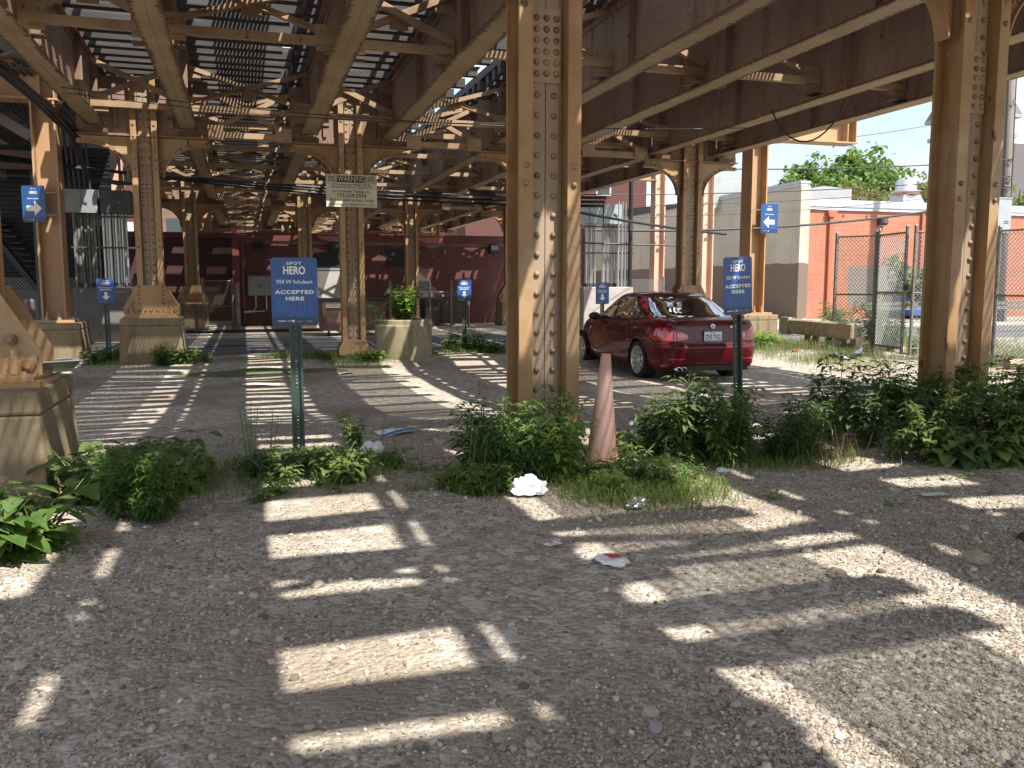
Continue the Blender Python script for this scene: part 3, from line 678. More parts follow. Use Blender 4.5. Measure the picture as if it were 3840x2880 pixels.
# ================================================================ newer steel beside the old structure
def i_beam(mb, p, q, w, h, t=.03, up=(0, 0, 1)):
    p, q, u = Vector(p), Vector(q), Vector(up); o = u * (h / 2 - t / 2)
    mb.beam(p + o, q + o, w, t, up); mb.beam(p - o, q - o, w, t, up); mb.beam(p, q, .02, h - 2 * t, up); return mb
def new_column(x, y, zt, lab, m='newsteel', ped=True, w=.42, d=.46):
    t = thing('new_steel_column', lab, 'steel column', (x, y, 0), 0, 'newer plain columns')
    z0 = .66 if ped else -.13
    b = MB(); b.box(-w / 2, -w / 2 + .035, -d / 2, d / 2, z0, zt); b.box(w / 2 - .035, w / 2, -d / 2, d / 2, z0, zt); b.box(-w / 2 + .035, w / 2 - .035, -.015, .015, z0, zt); b.build('shaft', m, t)
    if ped:
        MB().box(-.36, .36, -.36, .36, z0 - .05, z0 - .001).build('base_plate', m, t)
        for sx in (-1, 1):
            for yy in (-.30, .30):
                q = MB(); q.tube([(sx * .10, yy, z0 - .01), (sx * .10, yy, z0 + .16)], .02, 8); q.lathe([(0, z0), (.045, z0), (.045, z0 + .06), (0, z0 + .06)], 6, c=(sx * .10, yy, 0)); q.build('anchor_bolt', m, t)
    return t
new_column(-3.42, 18.3, 4.66, 'plain tan steel column at the far left with the blue right arrow sign strapped on')
new_column(11.62, 18.3, 4.66, 'plain tan steel column right of the car with the blue left arrow sign')
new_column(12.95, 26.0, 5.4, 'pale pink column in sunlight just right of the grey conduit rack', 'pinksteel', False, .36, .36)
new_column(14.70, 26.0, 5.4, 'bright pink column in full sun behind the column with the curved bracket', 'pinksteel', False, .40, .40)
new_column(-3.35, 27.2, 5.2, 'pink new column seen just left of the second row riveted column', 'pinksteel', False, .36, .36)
new_column(-1.35, 38.0, 5.2, 'tan new column far back between the pedestals at left', 'newsteel', False, .36, .36)
for (x, y, h, lab) in ((-3.42, 18.3, .48, 'grey concrete pedestal with white drips under the plain column at left'), (11.62, 18.3, .46, 'grey concrete pedestal right of the car under the arrow sign column')):
    t = thing('concrete_pedestal', lab, 'pedestal', (x, y, 0), 0, 'column pedestals')
    o = MB().frustum((-h - .02, h + .02, -h - .02, h + .02, -.6), (-h, h, -h, h, .48)).build('pedestal_body', 'concrete', t)
    o2 = MB().box(-h - .004, h + .004, -h - .004, h + .004, .481, .608).build('pedestal_cap', 'concrete', t)
    for q in (o, o2):
        bv = q.modifiers.new('bevel', 'BEVEL'); bv.width = .018; bv.segments = 2
def hammer(lab, x0, x1, y, z, m='newsteel'):
    t = thing('hammerhead_beam', lab, 'steel beam', (0, y, 0), 0, 'beams on the newer columns')
    b = MB(); b.box(x0, x1, -.24, .24, z, z + .035); b.box(x0, x1, -.24, .24, z + .72, z + .755); b.box(x0 + .05, x1 - .05, -.012, .012, z + .035, z + .72); b.build('beam', m, t)
    for x in (x0 + .06, x1 - .30, x1 - .06): MB().box(x - .012, x + .012, -.235, -.013, z + .036, z + .719).build('stiffener', m, t)
hammer('tan cross beam resting on the plain column at the far left', -9.5, -3.15, 18.3, 4.665)
hammer('tan beam end sticking out against the sky at right', 10.6, 14.3, 18.3, 4.70)
t = thing('side_beam', 'tan beam on the pink columns by the grey wall', 'steel beam', (0, 26, 0))
MB().box(8.6, 12.75, -.18, .18, 4.65, 4.68).box(8.6, 12.75, -.012, .012, 4.68, 5.3).box(8.6, 12.75, -.18, .18, 5.3, 5.33).build('beam', 'newsteel', t)
t = thing('concrete_deck', 'dark concrete deck of the neighbouring track seen from below at the far left', 'deck')
for k in range(10):
    MB().box(-12.0, -3.0, 9.5 + 3.2 * k, 12.66 + 3.2 * k, 5.62, 5.86).build('deck_panel', 'deckcon', t)
for x in (-9.2, -6.3, -3.6):
    i_beam(MB(), (x, 9.5, 5.42), (x, 41, 5.42), .3, .39).build('stringer', 'deckcon', t)
t = thing('ceiling_conduit_bank', 'bank of grey conduits running under the concrete deck at left', 'conduits')
for k in range(11):
    x = -4.75 + k * .115
    MB().tube([(x, 16.5 + .1 * k, 5.12), (x, 23.4, 5.12), (x, 23.75, 5.0), (x, 23.95, 4.6), (x, 24.2, 3.66)], .028, 6).build('conduit', 'darkgrey', t)
for y in (17.5, 19.5, 21.5, 23.2): MB().box(-4.9, -3.4, y, y + .05, 5.06, 5.09).build('hanger_rail', 'darkgrey', t)

# ---------------------------------------------------------------- bonded walls
def bond(parent, name, x0, x1, z0, z1, bw, bh, gap, yf, depth, m, single, flip=False, stag=.5, seed=1):
    """courses of separate blocks in front of a backing; blocks run along local x, faces look to local -y"""
    r_ = random.Random(seed); me = [MB().box(-bw / 2 + gap / 2 + e, bw / 2 - gap / 2, 0, depth, -bh / 2 + gap / 2, bh / 2 - gap / 2 - e / 2).mesh(name, m) for e in (0, .002, .004)]
    rest = MB(); n = 0; row = 0; z = z0 + bh / 2
    while z + bh / 2 <= z1 + 1e-6:
        x = x0 + (bw / 2 if row % 2 == 0 else bw / 2 + bw * stag)
        if row % 2: rest.box(x0, x - bw / 2 - gap / 2, yf, yf + depth, z - bh / 2 + gap / 2, z + bh / 2 - gap / 2)
        while x + bw / 2 <= x1 + 1e-6:
            dy = r_.uniform(-.002, .002)
            if n < 300 and single(x, z): link(name, me[r_.randrange(3)], parent, (x, yf + dy, z)); n += 1
            else: rest.box(x - bw / 2 + gap / 2, x + bw / 2 - gap / 2, yf + dy, yf + depth, z - bh / 2 + gap / 2, z + bh / 2 - gap / 2)
            x += bw
        if x1 - (x - bw / 2) > .04: rest.box(x - bw / 2 + gap / 2, x1, yf, yf + depth, z - bh / 2 + gap / 2, z + bh / 2 - gap / 2)
        z += bh; row += 1
    rest.build(name + 's', m, parent, kind='stuff')

# ---------------------------------------------------------------- the red brick building across the alley
WY = 32.25
bb = thing('brick_building', 'low red brick building across the alley with louvres and wall lights', 'building', (0, WY, 0))
MB().box(-.30, 9.55, .012, 7.5, -.3, 3.0).build('wall', 'mortar', bb)
bond(bb, 'brick', -.12, 9.55, -.14, 2.86, .305, .1075, .013, 0, .012, 'brick', lambda x, z: x > 3.6 and .45 < z)
MB().box(-.34, 9.62, -.07, .15, 2.87, 3.12).box(-.36, 9.64, -.10, .2, 3.121, 3.16).build('roof_fascia', 'redtrim', bb)
MB().box(-.36, -.13, -.09, .1, -.2, 3.30).build('corner_post', 'redtrim', bb)
d = MB(); d.box(-.075, .035, -.10, -.02, .12, 3.0); d.beam((-.02, -.06, .14), (-.01, -.28, -.06), .11, .09); d.build('downspout', 'redtrim', bb)
for (x0, x1, z0, z1) in ((2.5, 3.5, 1.87, 2.43), (5.1, 5.78, 2.03, 2.6)):
    f = MB(); f.box(x0 - .05, x1 + .05, -.03, -.001, z0 - .05, z0); f.box(x0 - .05, x1 + .05, -.03, -.001, z1, z1 + .05); f.box(x0 - .05, x0, -.03, -.001, z0, z1); f.box(x1, x1 + .05, -.03, -.001, z0, z1); f.box(x0, x1, -.004, -.001, z0, z1)
    o = f.build('louvre', 'black', bb)
    for k in range(7):
        zz = z0 + (k + .5) * (z1 - z0) / 7; MB().beam((x0, -.018, zz), (x1, -.018, zz), .035, .012, (0, -.5, 1)).build('slat', 'darkgrey', o)
for x in (.53, 3.16, 9.17):
    f = MB(); f.prism([(-.001, 2.50), (-.001, 2.84), (-.17, 2.84), (-.19, 2.62), (-.12, 2.50)], x - .17, x + .17, 'x'); o = f.build('wall_light', 'black', bb)
    MB().add([(x - .13, -.1905, 2.63), (x + .13, -.1905, 2.63), (x + .13, -.1745, 2.80), (x - .13, -.1745, 2.80)], [(0, 1, 2, 3)]).build('lens', 'glassdark', o)
MB().box(2.52, 3.6, -.03, -.001, -.1, 1.84).build('door', 'paleconcrete', bb)
MB().box(2.45, 3.66, -.05, -.001, 1.841, 1.93).build('door_lintel', 'cabinet', bb)
eb = thing('electrical_cabinet', 'pale grey electrical cabinet on the brick wall with two conduits below', 'cabinet', (.55, WY, 0))
MB().box(-.42, .42, -.26, -.012, .94, 1.62).build('case', 'cabinet', eb); MB().box(-.44, .44, -.30, -.01, 1.621, 1.665).build('hood', 'darkgrey', eb)
for s in (-1, 1): o = MB().box(*sorted((s * .005, s * .405)), -.272, -.2605, .96, 1.60).build('door', 'cabinet', eb); MB().box(s * .05 - .015, s * .05 + .015, -.295, -.2725, 1.22, 1.32).build('handle', 'black', o)
for x, dx in ((-.17, -.42), (.19, -.42)):
    MB().tube([(x, -.10, .94), (x, -.10, .52 if x < 0 else .46), (x - .08, -.10, .40), (x + dx + (0 if x < 0 else -.36), -.10, .38 if x < 0 else .345)], .024, 8).build('conduit', 'conduit', eb)
# recessed brick wing to the left and the brick front far behind it
wing = thing('brick_wing', 'shaded brick wall set back left of the red corner post', 'building', (0, 37.2, 0))
MB().box(-6.0, -.3, .012, 2, -.3, 3.3).build('wall', 'mortarshade', wing)
bond(wing, 'brick', -6.0, -.3, -.14, 3.2, .305, .1075, .013, 0, .012, 'brickshade', lambda x, z: False)
MB().box(-6.05, -.25, -.06, .1, 3.21, 3.4).build('roof_fascia', 'redtrim', wing)
far = thing('brick_storefront', 'brick storefront far back at left with a white panel', 'building', (0, 44, 0))
MB().box(-13, -4.6, 0, 3, -.3, 6.2).build('wall', 'houseBrick', far)
MB().box(-6.2, -4.8, -.05, -.001, 2.95, 4.2).build('sign_panel', 'white', far); MB().box(-6.3, -4.7, -.08, -.001, 2.75, 2.94).build('sign_band', 'paperred', far)
MB().box(-6.1, -4.9, -.04, -.001, -.2, 1.75).build('doorway', 'black', far); MB().box(-6.4, -4.7, -.6, -.001, 1.76, 1.98).build('awning', 'galv', far)

# ---------------------------------------------------------------- block walls on the right
ow = thing('orange_building', 'flat roofed orange block building in full sun behind the fence', 'building', (0, 32, 0))
MB().box(22.8, 44, .005, 14, -.3, 4.7).build('wall', 'orange', ow)
bond(ow, 'block', 22.8, 38.2, -.14, 4.48, .60, .21, .006, 0, .03, 'orange', lambda x, z: x < 30 and z > 1.3)
MB().box(22.8, 44.1, -.08, .2, 4.49, 4.63).box(22.8, 44.1, -.11, .3, 4.631, 4.93).build('parapet_flashing', 'flash', ow)
d = MB(); d.box(23.97, 24.13, -.14, -.012, .2, 4.2); d.prism([(23.9, 4.2), (24.2, 4.2), (24.32, 4.48), (23.82, 4.48)], -.2, -.012, 'y'); d.build('downspout', 'orangecol', ow)
d = MB(); d.box(28.8, 28.92, -.12, -.012, -.1, 4.45); d.build('downspout', 'orangecol', ow)
f = MB(); f.prism([(-.001, 3.9), (-.001, 4.25), (-.24, 4.25), (-.28, 3.98), (-.18, 3.9)], 26.48, 26.86, 'x'); o = f.build('wall_light', 'darkgrey', ow)
MB().box(26.52, 26.82, -.20, -.05, 3.885, 3.899).build('lens', 'cream', o)
for x in (24.75, 25.95): MB().lathe([(0, -.05), (.05, -.05), (.05, 0)], 8, 'y', (x, 0, 4.30)).build('pipe_stub', 'orangecol', ow)
hv = thing('rooftop_unit', 'boxy pale green rooftop air unit on the orange building', 'air unit', (0, 38, 0), 0, 'rooftop units')
MB().box(24.6, 27.6, 0, 2.2, 4.71, 6.0).build('casing', 'hvac', hv); MB().prism([(27.601, 4.71), (29.9, 4.71), (29.9, 6.2), (28.2, 6.3), (27.601, 5.9)], .1, 2.1, 'y').build('duct_hood', 'hvac', hv)
dm = thing('roof_duct', 'low curved roof duct between the air unit and the steel vent', 'duct', (0, 38.5, 0))
MB().prism([(30.0, 4.71), (33.9, 4.71), (33.6, 5.2), (32, 5.45), (30.6, 5.35)], 0, 1.5, 'y').build('duct', 'hvac', dm)
vt = thing('roof_vent', 'shiny steel exhaust vent with a flared base on the orange roof', 'vent', (32.3, 37, 0))
MB().frustum((-.95, .95, -.8, .8, 4.71), (-.5, .5, -.45, .45, 5.85)).build('base', 'steelshine', vt); MB().lathe([(.55, 5.851), (.62, 5.95), (.72, 5.99), (.72, 6.03), (.5, 6.1), (.5, 6.55), (.42, 6.6), (0, 6.6)], 20).build('stack', 'steelshine', vt, smooth=True)
pv = thing('roof_pipe', 'white capped roof pipe right of the steel vent', 'vent', (34.4, 37, 0)); MB().lathe([(.35, 4.71), (.33, 6.0), (.42, 6.05), (.4, 6.25), (.15, 6.35), (0, 6.36)], 14).build('pipe', 'flash', pv, smooth=True)
bw = thing('grey_block_building', 'grey beige block wall in shade with a brown painted lower part', 'building', (22.3, 31.6, 0), math.pi / 2)
# local x runs along +world y, local -y looks to +world x; so the wall faces are turned with a half turn below
bw.rotation_euler = (0, 0, -math.pi / 2)     # local x -> -world y, local -y -> -world x
MB().box(-24, 0, .005, .42, -.3, 5.5).build('wall', 'beige', bw)
bond(bw, 'block', -15.5, 0, -.14, 5.4, .60, .215, .006, 0, .03, 'beige', lambda x, z: x > -9 and z > .9)
MB().box(-6.6, .05, -.05, .3, 5.405, 5.52).box(-6.6, .07, -.08, .4, 5.521, 5.62).build('coping', 'flash', bw)
MB().prism([(-6.61, 5.41), (-6.61, 5.5), (-24, 6.15), (-24, 5.41)], -.04, .3, 'y').build('coping', 'darkgrey', bw)
MB().box(-.02, .10, -.06, .40, -.3, 5.4).build('corner_pier', 'beige', bw)
MB().box(-12.7, -12.0, -.015, -.001, 2.9, 4.1).build('notice', 'cream', bw)
for k, (z, w_) in enumerate(((3.95, .5), (3.7, .42), (3.56, .5), (3.42, .36), (3.22, .5), (3.08, .3))): MB().box(-12.35 - w_ / 2, -12.35 + w_ / 2, -.018, -.0155, z - (.1 if k == 0 else .035), z + (.05 if k == 0 else .03)).build('print_line', 'print', bw)
h2 = thing('rooftop_unit', 'long pale rooftop unit on the grey block building', 'air unit', (23.5, 38, 0), 0, 'rooftop units'); MB().box(-1.6, 1.0, 0, 2, 5.0, 6.55).build('casing', 'hvac', h2)
pb = thing('pink_building', 'pinkish brick upper storey with windows beyond the alley', 'building', (0, 56, 0))
MB().box(14, 27, 0, 6, -.3, 9.5).build('wall', 'houseBrick', pb)
for x in (19.2, 21.2, 23.2):
    for z in (5.2, 7.4): o = MB().box(x, x + 1.1, -.05, -.001, z, z + 1.5).build('window', 'flash', pb); MB().box(x + .1, x + 1.0, -.06, -.051, z + .1, z + .7).build('pane', 'glassdark', o); MB().box(x + .1, x + 1.0, -.06, -.051, z + .78, z + 1.4).build('pane', 'glassdark', o)
ch = thing('church_tower', 'red brick church tower with a grey belfry and pointed slate roof', 'church', (87.5, 89.3, 0))
MB().box(-3.3, 3.3, -3.3, 3.3, -.3, 19.3).build('shaft', 'churchbrick', ch); MB().box(-3.55, 3.55, -3.55, 3.55, 19.31, 19.8).build('ledge', 'churchstone', ch)
MB().box(-3.2, 3.2, -3.2, 3.2, 19.81, 21.6).build('belfry', 'churchstone', ch)
for k in range(3):
    x = -2.2 + 2.2 * k
    MB().prism([(x - .5, 20.0), (x + .5, 20.0), (x + .5, 20.9), (x, 21.4), (x - .5, 20.9)], -3.26, -3.201, 'y').build('belfry_window', 'darkgrey', ch); MB().prism([(x - .5, 20.0), (x + .5, 20.0), (x + .5, 20.9), (x, 21.4), (x - .5, 20.9)], -3.26, -3.201, 'x').build('belfry_window', 'darkgrey', ch)
MB().box(-3.85, 3.85, -3.85, 3.85, 21.61, 22.0).build('eave', 'churchstone', ch); MB().frustum((-3.8, 3.8, -3.8, 3.8, 22.01), (-.15, .15, -.15, .15, 31)).build('roof', 'slate', ch)
cn = thing('church_roof', 'long grey slate roof beside the church tower', 'roof', (93, 88, 0)); MB().prism([(0, 11), (14, 11), (14, 17.6), (3, 19.0), (0, 19.0)], 0, 12, 'y').build('slope', 'slate', cn)

# ---------------------------------------------------------------- conduit racks
def rack(lab, x0, x1, y, pipes, base, lbase, cabs):
    b = thing('equipment_plinth', lbase, 'concrete base', ((x0 + x1) / 2, y, 0)); h = (x1 - x0) / 2
    o = MB().box(-h, h, -.55, .55, -.3, 1.25).build('block', base, b); bv = o.modifiers.new('bevel', 'BEVEL'); bv.width = .02
    if base == 'darkconcrete': MB().box(-h - .004, h + .004, -.556, -.5501, -.2, .13).build('bare_strip', 'concrete', b)
    t = thing('conduit_rack', lab, 'conduits', ((x0 + x1) / 2, y, 0))
    for i, (dx, dy) in enumerate(pipes):
        r = .045 if i % 4 == 1 else .032
        o = MB().tube([(dx, dy, 1.25), (dx, dy, 3.1)], r, 8).build('conduit', 'conduit' if dx > -h * .1 or base != 'darkconcrete' else 'galv', t)
        MB().tube([(dx, dy, 1.25), (dx, dy, 1.36)], r * 1.5, 8).build('bushing', 'darkgrey', o)
    for z in (2.25, 3.02): MB().box(-h - .05, h + .15, -.2, -.16, z - .02, z + .02).build('strut', 'darkgrey', t)
    for sx in (-h + .03, h - .1): MB().box(sx - .02, sx + .02, -.21, -.17, 1.25, 3.1).build('strut', 'galv', t)
    for (a, c, m_) in cabs:
        k = MB().box(a, c, -.32, .30, 3.1, 3.67).build('cabinet', m_, t); MB().box((a + c) / 2 - .004, (a + c) / 2 + .004, -.328, -.3205, 3.12, 3.65).build('door_gap', 'black', k); MB().beam(((a + c) / 2 + .03, -.34, 3.40), ((a + c) / 2 + .14, -.34, 3.33), .03, .03).build('handle', 'galv', k)
P1 = [(-.60 + .075 * k, -.10 + .05 * (k % 2)) for k in range(8)] + [(.05 + .075 * k, -.08 + .05 * (k % 2)) for k in range(8)]
rack('rack of grey conduits under two metal cabinets at the left', -4.05, -2.76, 24.4, P1, 'darkconcrete', 'brown grey concrete block under the left conduit rack', [(-.78, -.03, 'cabinet'), (.03, .74, 'darkgrey')])
P2 = [(-.55 + .07 * k, -.10 + .04 * (k % 2)) for k in range(5)] + [(.0 + .07 * k, -.08 + .05 * (k % 2)) for k in range(7)]
rack('rack of shiny conduits under a pale cabinet behind the car', 9.45, 11.03, 24.2, P2, 'paleconcrete', 'pale concrete block partly in sun behind the red car', [(-.95, -.12, 'hvac'), (-.08, .5, 'hvac')])
t = thing('riser_pipes', 'tall steel conduits and one black riser beside the pale cabinet', 'conduits', (10.75, 23.9, 0))
for k, dx in enumerate((-.12, 0, .11)): MB().tube([(dx, 0, 1.25), (dx, 0, 3.75)], .033, 8).build('conduit', 'conduit', t)
MB().tube([(.25, -.05, 1.25), (.25, -.05, 4.4), (.20, .1, 4.75), (0, .6, 5.0)], .065, 10).build('riser', 'black', t); MB().tube([(.25, -.05, 2.9), (.25, -.05, 3.2)], .08, 10).build('coupling', 'darkgrey', t)

# ---------------------------------------------------------------- far left: stair, slatted screen, pipes
t = thing('slatted_screen', 'dark slatted screen behind the plain column at far left', 'screen', (0, 25.6, 0))
MB().box(-9.5, -3.3, .05, .1, 1.2, 4.9).build('backing', 'black', t)
for k in range(31): MB().beam((-9.5, 0, 1.25 + .115 * k), (-3.3, 0, 1.25 + .115 * k), .06, .075, (0, -.4, 1)).build('slat', 'sidingdark', t)
t = thing('brown_band_beam', 'brown painted beam above the slatted screen at left', 'steel beam', (0, 24.6, 0)); MB().box(-9.5, -4.5, 0, .3, 4.15, 4.62).build('beam', 'dumpster', t)
t = thing('black_pipe', 'thick black pipe below the brown beam at left', 'pipe', (0, 24.4, 0)); MB().tube([(-9.5, 0, 4.0), (-4.5, 0, 4.0)], .12, 10).build('pipe', 'black', t); MB().tube([(-5.6, 0, 4.0), (-5.45, 0, 4.0)], .14, 10).build('coupling', 'darkgrey', t)
t = thing('stair_flight', 'dark steel stair slanting down behind the plain column at left', 'stairs', (0, 24.9, 0))
MB().beam((-6.25, 0, 3.0), (-5.05, 0, 1.2), .12, .30, (0, 1, 0)).build('stringer', 'black', t); MB().beam((-6.25, 1.0, 3.0), (-5.05, 1.0, 1.2), .12, .30, (0, 1, 0)).build('stringer', 'black', t)
for k in range(12): MB().box(-6.2 + .1 * k, -5.8 + .1 * k, .08, .95, 2.95 - .15 * k, 2.99 - .15 * k).build('tread', 'sidingdark', t)
t = thing('screen_wall', 'brown block wall behind the stair at the far left', 'wall', (0, 26.4, 0)); MB().box(-8.6, -5.35, 0, .3, -.2, 2.9).build('wall', 'darkconcrete', t); MB().box(-8.6, -5.3, -.04, .34, 1.2, 1.26).build('coping', 'black', t)
t = thing('blue_grey_post', 'blue grey square post just left of the plain column', 'post', (-4.72, 23.6, 0)); MB().box(-.07, .07, -.07, .07, -.2, 4.0).build('shaft', 'darkgrey', t)
t = thing('bollard', 'short rusty bollard with a pale cap by the plain column', 'bollard', (-4.35, 20.6, 0)); MB().lathe([(.1, -.2), (.1, .95), (0, .95)], 12).build('post', 'dumpster', t); MB().lathe([(.105, .951), (.09, 1.01), (0, 1.04)], 12).build('cap', 'galv', t)
t = thing('diagonal_canopy_beam', 'pale diagonal beam under the concrete deck at far left', 'steel beam', (0, 20.5, 0)); MB().beam((-5.9, 0, 5.45), (-4.1, 0, 4.35), .2, .22, (0, 1, 0)).build('beam', 'deckcon', t)

db = thing('dark_backdrop', 'added dark backdrop block closing the sky gap beyond the elevated tracks', 'building', (0, 72, 0)); MB().box(-16, 13, 0, 6, -.3, 8.5).build('wall', 'dumpster', db)  # added block, put here to darken the bright sky gaps past the tracks
for k in range(9): MB().box(-14.5 + 3 * k, -13.2 + 3 * k, -.06, -.001, 4.6, 6.4).build('window', 'glassdark', db)

# ================================================================ fences
def chain_link(p, q, z0, z1, pitch=.085, th=.0075):
    """woven wire between two ground points: two families of slanting wires, one a wire's thickness in front of the other"""
    p, q = Vector((p[0], p[1], 0)), Vector((q[0], q[1], 0)); w = (q - p).length; d = (q - p).normalized(); nrm = Vector((-d.y, d.x, 0)); h = z1 - z0; m = MB()
    k = -h
    while k < w:
        for sgn in (1, -1):
            a0, a1 = max(0, -k), min(h, w - k)
            if a1 - a0 > .03:
                def P(a): return p + d * (k + a) + nrm * (th * .5 * sgn) + Vector((0, 0, z0 + a if sgn > 0 else z1 - a))
                m.beam(P(a0), P(a1), th, th)
        k += pitch
    return m
def pipe_post(t, x, y, z1, r=.03, m='galv', z0=-.3):
    o = MB().tube([(x, y, z0), (x, y, z1)], r * 1.25, 8).build('post', m, t); MB().lathe([(r * 1.35, z1), (r * 1.3, z1 + .02), (r * .5, z1 + .05), (0, z1 + .055)], 8, c=(x, y, 0)).build('cap', m, o); return o
t = thing('chain_link_fence', 'tall chain link fence panels on either side of the gate at right', 'fence', (0, 0, 0))
FZ = 2.36
for (p, q) in (((12.54, 16.4), (12.99, 15.67)), ((14.2, 13.65), (14.45, 10.4)), ((14.45, 10.4), (14.7, 7.2))):
    chain_link(p, q, -.1, FZ).build('woven_wire', 'fencewire', t, kind='stuff')
    for z in (FZ, 1.1): MB().tube([(*p, z), (*q, z)], .021, 6).build('rail', 'oldfence', t)
for (x, y) in ((12.54, 16.4), (12.99, 15.67), (14.2, 13.65), (14.45, 10.4)): pipe_post(t, x, y, FZ + .06)
t = thing('chain_link_gate', 'chain link gate leaves meeting at a padlocked pair of posts', 'gate', (0, 0, 0))
for (p, q) in (((13.0, 15.6), (12.76, 14.52)), ((12.83, 14.36), (14.12, 13.68))):
    chain_link(p, q, .0, FZ).build('woven_wire', 'fencewire', t, kind='stuff')
    for z in (FZ, 1.15, .03): MB().tube([(*p, z), (*q, z)], .02, 6).build('rail', 'oldfence', t)
    for e in (p, q): pipe_post(t, e[0], e[1], FZ + .1, .026, z0=-.1)
MB().box(12.70, 12.92, 14.36, 14.46, 1.20, 1.30).build('latch', 'black', t)
t = thing('back_fence', 'low pipe and chain link fence along the brick wall by the diamond sign', 'fence', (0, 29.3, 0))
for x in (4.7, 6.06, 6.8, 7.42): pipe_post(t, x, 0, 1.42, .035, 'oldfence')
MB().tube([(4.6, 0, 1.07), (7.45, 0, 1.07)], .022, 6).build('rail', 'oldfence', t); chain_link((5.9, 0), (7.42, 0), -.1, 1.05).build('woven_wire', 'oldfence', t, kind='stuff')
t = thing('yard_gate', 'small pipe framed chain link gate left of the brick building', 'gate', (0, 29.3, 0))
for x in (-1.25, -.36): pipe_post(t, x, 0, 1.48, .035, 'oldfence')
for z in (1.44, .62, .02): MB().tube([(-1.25, 0, z), (-.36, 0, z)], .024, 6).build('rail', 'oldfence', t)
chain_link((-1.25, 0), (-.36, 0), .0, 1.44).build('woven_wire', 'oldfence', t, kind='stuff'); pipe_post(t, -.22, 0, 1.3, .06)
M['diamond'] = mat('dull aluminium', (.17, .175, .185), .6, .2, layers=[(3, (.24, .25, .26), .5, .7)])
t = thing('diamond_sign', 'bare silver diamond shaped sign seen from behind, hung on the fence', 'sign', (6.03, 30.9, 1.06))
MB().prism([(-.69, 0), (0, -.69), (.69, 0), (0, .69)], 0, .006, 'y').build('panel', 'diamond', t); MB().box(-.02, .02, .007, .04, -.5, .5).build('stiffener', 'conduit', t)
t = thing('rack_fence', 'low chain link fence behind the left conduit rack', 'fence', (0, 25.4, 0)); chain_link((-6.5, 0), (-2.3, 0), -.1, 1.5).build('woven_wire', 'fencewire', t, kind='stuff')
for x in (-6.5, -4.9, -2.3): pipe_post(t, x, 0, 1.55)
t = thing('car_fence', 'chain link fence beyond the pale block behind the car', 'fence', (0, 25.6, 0)); chain_link((11.0, 0), (13.0, 0), -.1, 1.5).build('woven_wire', 'fencewire', t, kind='stuff')
for x in (11.0, 13.0): pipe_post(t, x, 0, 1.55)
MB().tube([(12.0, -.6, -.2), (12.0, -.6, 2.25)], .035, 8).build('post', 'dumpster', tag(thing('rusty_pipe', 'thin rusty pipe standing by the chain link beyond the car', 'pipe')))

# ================================================================ signs
FIT = []
def fit(o, w, h=None): FIT.append((o, w, h)); return o
def rounded(w, h, r, n=6):
    pts = []
    for cx, cz, a0 in ((w / 2 - r, -h / 2 + r, -90), (w / 2 - r, h / 2 - r, 0), (-w / 2 + r, h / 2 - r, 90), (-w / 2 + r, -h / 2 + r, 180)):
        pts += [(cx + r * math.cos(R(a0 + 90 * k / n)), cz + r * math.sin(R(a0 + 90 * k / n))) for k in range(n + 1)]
    return pts
def clip_ring(cx, cz, r0, r1, w, h, y):
    m = MB(); n = 64
    for k in range(n):
        a, b = 2 * math.pi * k / n, 2 * math.pi * (k + 1) / n
        q = [(cx + r * math.cos(t), cz + r * math.sin(t)) for r, t in ((r0, a), (r1, a), (r1, b), (r0, b))]
        if all(abs(x) < w / 2 - .004 and -h / 2 + .058 < z < h / 2 - .02 for x, z in q): m.add([(x, y, z) for x, z in q], [(0, 1, 2, 3)])
    return m
def arrow(m, y, s, d):      # d: down / left / right
    p = [(-.022, .06), (-.022, -.005), (-.058, -.005), (0, -.065), (.058, -.005), (.022, -.005), (.022, .06)]
    if d == 'right': p = [(-b, a) for a, b in p]
    if d == 'left': p = [(b, -a) for a, b in p]
    q = [(x * s, z * s) for x, z in p]
    return MB().add([(x, y, z) for x, z in q], [tuple(range(7)), (0, 1, 5, 6)]) if False else MB().prism(q, y, y + .0006, 'y')
